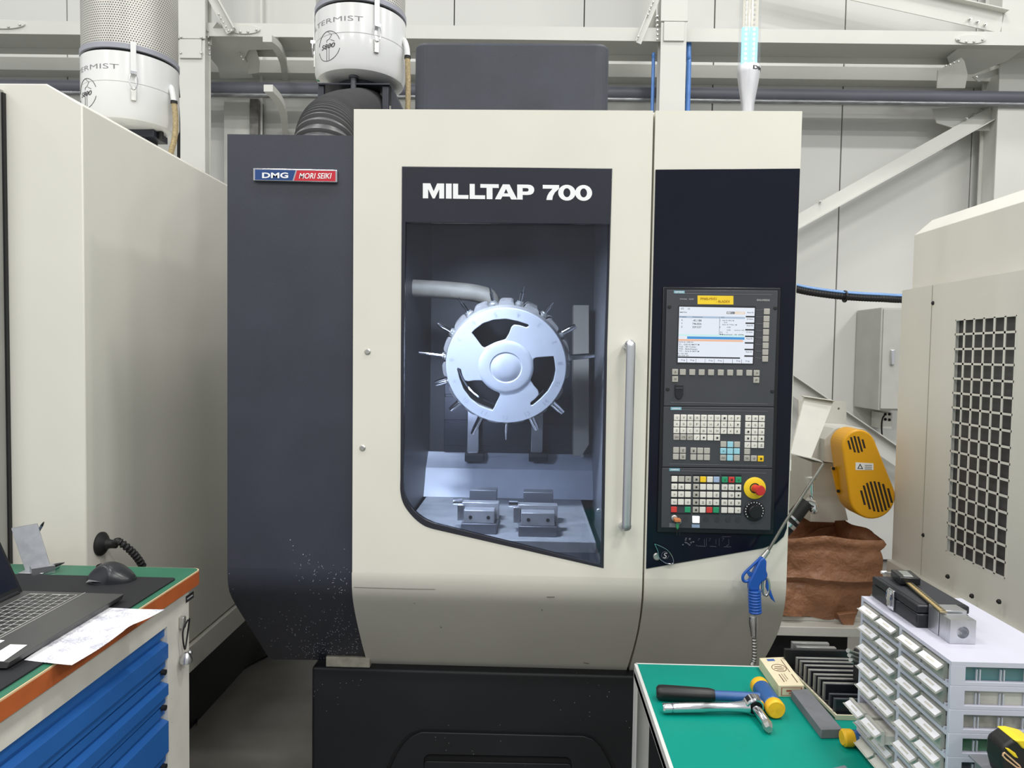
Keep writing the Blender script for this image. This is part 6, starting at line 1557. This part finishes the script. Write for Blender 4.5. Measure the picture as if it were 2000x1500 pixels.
contm, _ = MB().box(0.007, 0.12, -dw + 0.007, -0.003, 0.003, rowcell * 0.6).mesh('drawer_content', mat('content_pale', (196, 194, 186), 0.6, var=0.2, scale=60), center=False)
for r_ in range(NR):
    zt_ = OZ1 - r_ * rp_; zb_ = zt_ - rp_
    unit = MB()
    unit.box(OX, OXb, OY0 + (0.0062 if r_ else 0.0), OY1, zt_ - 0.006, zt_)                                   # deck
    unit.box(OX, OXb, OY1 - 0.008, OY1, zb_, zt_ - 0.006)                           # far cheek
    unit.box(OX, OX + 0.06, OY1 - 0.010 - 2 * dw - 0.009, OY1 - 0.010 - 2 * dw - 0.001, zb_, zt_ - 0.006)   # divider
    unit.box(OXb - 0.006, OXb, OY0, OY1, zb_, zt_ - 0.006)
    unit.box(OX, OXb, OY0 + 0.010, OY0 + 0.014, zb_, zb_ + 0.004)
    u_ = unit.obj('unit_frame', M_or, org)
    # near cheek with window
    wx0, wx1 = OX + 0.022, OXb - 0.02; wz0, wz1 = zb_ + 0.0065, zt_ - 0.0080
    MB().prism([[Vector((OX, OY0, zb_)), Vector((OXb, OY0, zb_)), Vector((OXb, OY0, zt_ - (0.0 if r_ else 0.006))), Vector((OX, OY0, zt_ - (0.0 if r_ else 0.006)))], [Vector((wx0, OY0, wz0)), Vector((wx1, OY0, wz0)), Vector((wx1, OY0, wz1)), Vector((wx0, OY0, wz1))]], (0, 0.006, 0)).obj('side_frame', M_or, u_, bevel=0.0008)
    cz = [MATS['c_teal'], MATS['c_grey'], MATS['c_beige'], MATS['c_green'], MATS['c_dark'], MATS['c_grey'], MATS['c_beige'], MATS['c_dark']][r_]
    MB().box(wx0 - 0.004, wx1 + 0.004, OY0 + 0.012, OY0 + 0.05, wz0 - 0.002, wz0 + (wz1 - wz0) * (0.75 if r_ != 3 else 0.95)).obj('side_content', cz, u_)
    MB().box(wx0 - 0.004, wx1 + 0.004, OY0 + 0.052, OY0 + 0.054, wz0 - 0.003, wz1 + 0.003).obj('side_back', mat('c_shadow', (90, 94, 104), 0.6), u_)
    MB().box(wx0 - 0.003, wx1 + 0.003, OY0 + 0.0065, OY0 + 0.0080, wz0 - 0.002, wz1 + 0.001).obj('side_pane', M_clr if r_ == 1 else glass('clear_side', (0.93, 0.94, 0.95), 0.05, 0.05, refl=0.05) if 'clear_side' not in MATS else MATS['clear_side'], u_)
    for k in range(4):
        xx = wx0 + 0.018 + k * 0.036
        for dx_ in (0.0, 0.005):
            MB().box(xx + dx_, xx + dx_ + 0.0015, OY0 + 0.0030, OY0 + 0.0064, wz0, wz0 + (wz1 - wz0) * 0.8).obj('pane_rib', mat('rib_pale', (190, 194, 204), 0.3), u_)
    for c_ in range(4):
        pull = 0.0
        if r_ == 5 and c_ in (0, 1): pull = 0.020
        if r_ == 7 and c_ >= 2: pull = 0.010
        L0 = Vector((OX - 0.001 - pull, dy0[c_], zb_))
        dr = inst('drawer', bxm, L0, org)
        inst('handle_lip', lipm, L0, dr)
        inst('drawer_content', contm, L0, dr)
        if not (r_ == 7 and c_ < 2):
            inst('label_tag', tagm, L0, dr)
            inst('label_ink', inkm, L0 + Vector((0, 0, 0.0004)), dr)
# -- black case on the organizer
c0, c1_ = PZ(1692, 1163, OZ1 + 0.001), PZ(1801, 1226, OZ1 + 0.001)
cs = thing('instrument_case', (c0 + c1_) / 2 + Vector((0.05, 0, 0)), 'black hard case with chrome latch on the drawer organizer', 'case')
ct = P(1800, 1182, c1_.y); chh = ct.z - OZ1 - 0.001
cx0 = (c0.x + c1_.x) / 2; cy0, cy1 = c1_.y, c0.y; cx1 = P(1894, 1200, cy0).x
M_case = mat('case_black', (28, 29, 34), 0.4, var=0.08, scale=30)
zb_ = OZ1 + 0.0006
MB().box(cx0, cx1, cy0, cy1, zb_, zb_ + chh * 0.62).obj('case_base', M_case, cs, bevel=0.003)
MB().box(cx0, cx1, cy0, cy1, zb_ + chh * 0.64, zb_ + chh).obj('case_lid', M_case, cs, bevel=0.003)
MB().box(cx0 + 0.008, cx1 - 0.006, cy0 + 0.006, cy1 - 0.008, zb_ + chh - 0.0005, zb_ + chh + 0.0005).obj('lid_pad', mat('pad_woven', (44, 45, 50), 0.7, var=0.35, scale=400), cs)
lc = PX(1740, 1168, cx0 - 0.003)
la = MB().box(cx0 - 0.004, cx0, lc.y - 0.010, lc.y + 0.010, lc.z - 0.020, lc.z + 0.016).obj('latch_plate', M_chrome, cs, bevel=0.001)
MB().box(cx0 - 0.008, cx0 - 0.004, lc.y - 0.006, lc.y + 0.006, lc.z - 0.014, lc.z + 0.010).obj('latch_lever', M_chrome, cs, bevel=0.001)
MB().tube([Vector((cx0 - 0.007, lc.y + 0.008 * math.cos(a_), lc.z + 0.004 + 0.012 * math.sin(a_))) for a_ in [k * math.pi / 8 for k in range(17)]], 0.0012, 6, cap=False).obj('latch_loop', M_chrome, cs)
# -- aluminium blocks
M_blk = mat('milled_aluminium', (206, 208, 212), 0.32, 0.9, var=0.08, scale=60, stretch=(1, 6, 1))
bz = OZ1 + 0.0006
n0 = PZ(1855, 1257, bz); wv = PZ(1903, 1257, bz).x - n0.x; hv = P(1857, 1211, n0.y).z - bz
dv = 0.030
t = thing('aluminium_block', (n0.x + wv / 2, n0.y + dv / 2, bz), 'square aluminium block with a round hole on the organizer', 'block')
hol = [Vector((n0.x + wv * 0.5 + wv * 0.24 * math.cos(a_), n0.y, bz + hv * 0.48 + wv * 0.24 * math.sin(a_))) for a_ in [k * math.pi / 14 for k in range(28)]]
MB().prism([[Vector((n0.x, n0.y, bz)), Vector((n0.x + wv, n0.y, bz)), Vector((n0.x + wv, n0.y, bz + hv)), Vector((n0.x, n0.y, bz + hv))], hol], (0, 0.018, 0)).obj('block_front', M_blk, t)
MB().box(n0.x, n0.x + wv, n0.y + 0.018, n0.y + dv, bz, bz + hv).obj('block_rear', M_blk, t)
n1 = PZ(1832, 1241, bz)
yb3 = n0.y + dv + 0.003; xb3 = P(1832, 1230, yb3).x
o = MB().box(xb3, xb3 + 0.046, yb3, min(yb3 + 0.034, cy0 - 0.002) if cy0 - 0.002 > yb3 + 0.008 else yb3 + 0.012, bz, P(1832, 1192, yb3).z).obj('aluminium_block', M_blk, bevel=0.0006)
tag(o, 'plain aluminium block between the case and the drilled block', 'block')
# -- caliper
zcase = zb_ + chh + 0.0006
ca = thing('digital_caliper', PZ(1782, 1135, zcase), 'black digital caliper resting on the case and aluminium block', 'caliper')
R0 = PZ(1758, 1124, zcase + 0.008); R1 = P(1843, 1196, n0.y + dv * 0.8); R1.z = max(R1.z, bz + hv + 0.003)
dr_ = (R1 - R0).normalized(); sd = Vector((0, 0, 1)).cross(dr_).normalized(); up_ = dr_.cross(sd).normalized()
if up_.z < 0: up_ = -up_
def cbox(nm, l0, l1, s0, s1, u0, u1, m_, bev=0.0006):
    pts = [R0 + dr_ * l + sd * s + up_ * u for u in (u0, u1) for (l, s) in ((l0, s0), (l1, s0), (l1, s1), (l0, s1))]
    return MB().hexa(pts).obj(nm, m_, ca, bevel=bev)
Lc = (R1 - R0).length
cbox('beam', -0.02, Lc, -0.006, 0.006, -0.0018, 0.0014, mat('caliper_beam', (150, 140, 112), 0.3, 0.8, var=0.1, scale=40))
cbox('scale_strip', 0.045, Lc - 0.004, -0.0042, 0.0002, 0.0014, 0.0017, mat('scale_gold', (206, 178, 120), 0.35, 0.5), 0)
for k in range(16):
    l_ = 0.05 + k * (Lc - 0.06) / 16
    cbox('scale_mark', l_, l_ + 0.0012, 0.0006, 0.0036, 0.0014, 0.0017, M_print, 0)
hd_ = cbox('display_head', -0.004, 0.042, -0.016, 0.020, -0.004, 0.010, mat('caliper_black', (26, 27, 30), 0.3), 0.002)
cbox('display_window', 0.004, 0.030, -0.006, 0.010, 0.010, 0.0106, mat('lcd_grey', (120, 124, 120), 0.2), 0)
cbox('display_button', 0.033, 0.038, -0.008, 0.008, 0.010, 0.0115, mat('button_grey', (160, 160, 160), 0.4), 0.0004)
J0 = PZ(1727, 1120, zcase + 0.004); J1 = R0 + up_ * 0.002
jd = (J1 - J0)
MB().hexa([J0 + Vector((0, 0.003, -0.001)), J1 + Vector((0, -0.006, -0.002)), J1 + Vector((0, 0.008, -0.002)), J0 + Vector((0, 0.006, -0.001)), J0 + Vector((0, 0.003, 0.002)), J1 + Vector((0, -0.006, 0.002)), J1 + Vector((0, 0.008, 0.002)), J0 + Vector((0, 0.006, 0.002))]).obj('jaw', M_zinc, ca)
MB().tube([J0 + Vector((-0.004, 0.004, 0.001)), J0 + Vector((0.006, 0.004, 0.001))], 0.003, 10).obj('thumb_roller', mat('roller_white', (220, 220, 220), 0.4), ca)
# -- tape measure in the lower right corner
TYm = OY0 - 0.10
bxs = thing('parts_box', (0.72, TYm, ZG), 'grey parts box under the tape measure at the right lower corner', 'box')
ztm = P(1985, 1530, TYm).z
MB().box(0.66, 0.80, TYm - 0.05, TYm + 0.06, ZG + 0.0005, ztm).obj('box_body', mat('box_grey', (120, 122, 126), 0.5), bxs, bevel=0.003)
MB().box(0.655, 0.805, TYm - 0.055, TYm + 0.065, ztm, ztm + 0.002).obj('box_lid', MATS['box_grey'], bxs)
zl_ = ztm + 0.0022
q5 = lambda u, v: (1640 + u * 0.18, 1240 + v * 0.18)
tm = thing('tape_measure', (P(1990, 1500, TYm).x, TYm, zl_), 'yellow and black tape measure at the lower right corner', 'tape measure')
pts = [(1765, 1260), (1780, 1215), (1850, 1165), (1890, 1142), (1990, 1140), (2150, 1180), (2230, 1300), (2240, 1480), (2230, 1600), (1800, 1600), (1755, 1400)]
w3 = [P(*q5(u, v), TYm) for u, v in pts]
for p in w3: p.z = max(p.z, zl_)
MB().prism([w3], (0, 0.035, 0)).obj('case', mat('tape_black', (26, 25, 24), 0.5), tm, bevel=0.004)
MB().prism([[P(*q5(u, v), TYm - 0.002) for u, v in ((1890, 1144), (1990, 1142), (2150, 1182), (2210, 1300), (2100, 1280), (1985, 1235), (1940, 1180))]], (0, 0.039, 0)).obj('shell', mat('tape_yellow', (240, 208, 40), 0.4), tm, bevel=0.002)
MB().prism([[P(*q5(u, v), TYm - 0.002) for u, v in ((1805, 1232), (1840, 1238), (1910, 1285), (1945, 1345), (1900, 1330), (1830, 1265))]], (0, 0.006, 0)).obj('accent', MATS['tape_yellow'], tm, bevel=0.001)
MB().tube([P(*q5(u, v), TYm - 0.001) for u, v in ((1775, 1285), (1790, 1280), (1950, 1420), (1965, 1444), (1930, 1444), (1800, 1345), (1770, 1310), (1775, 1285))], 0.0012, 6).obj('accent_line', mat('tape_cream', (220, 180, 140), 0.5), tm)
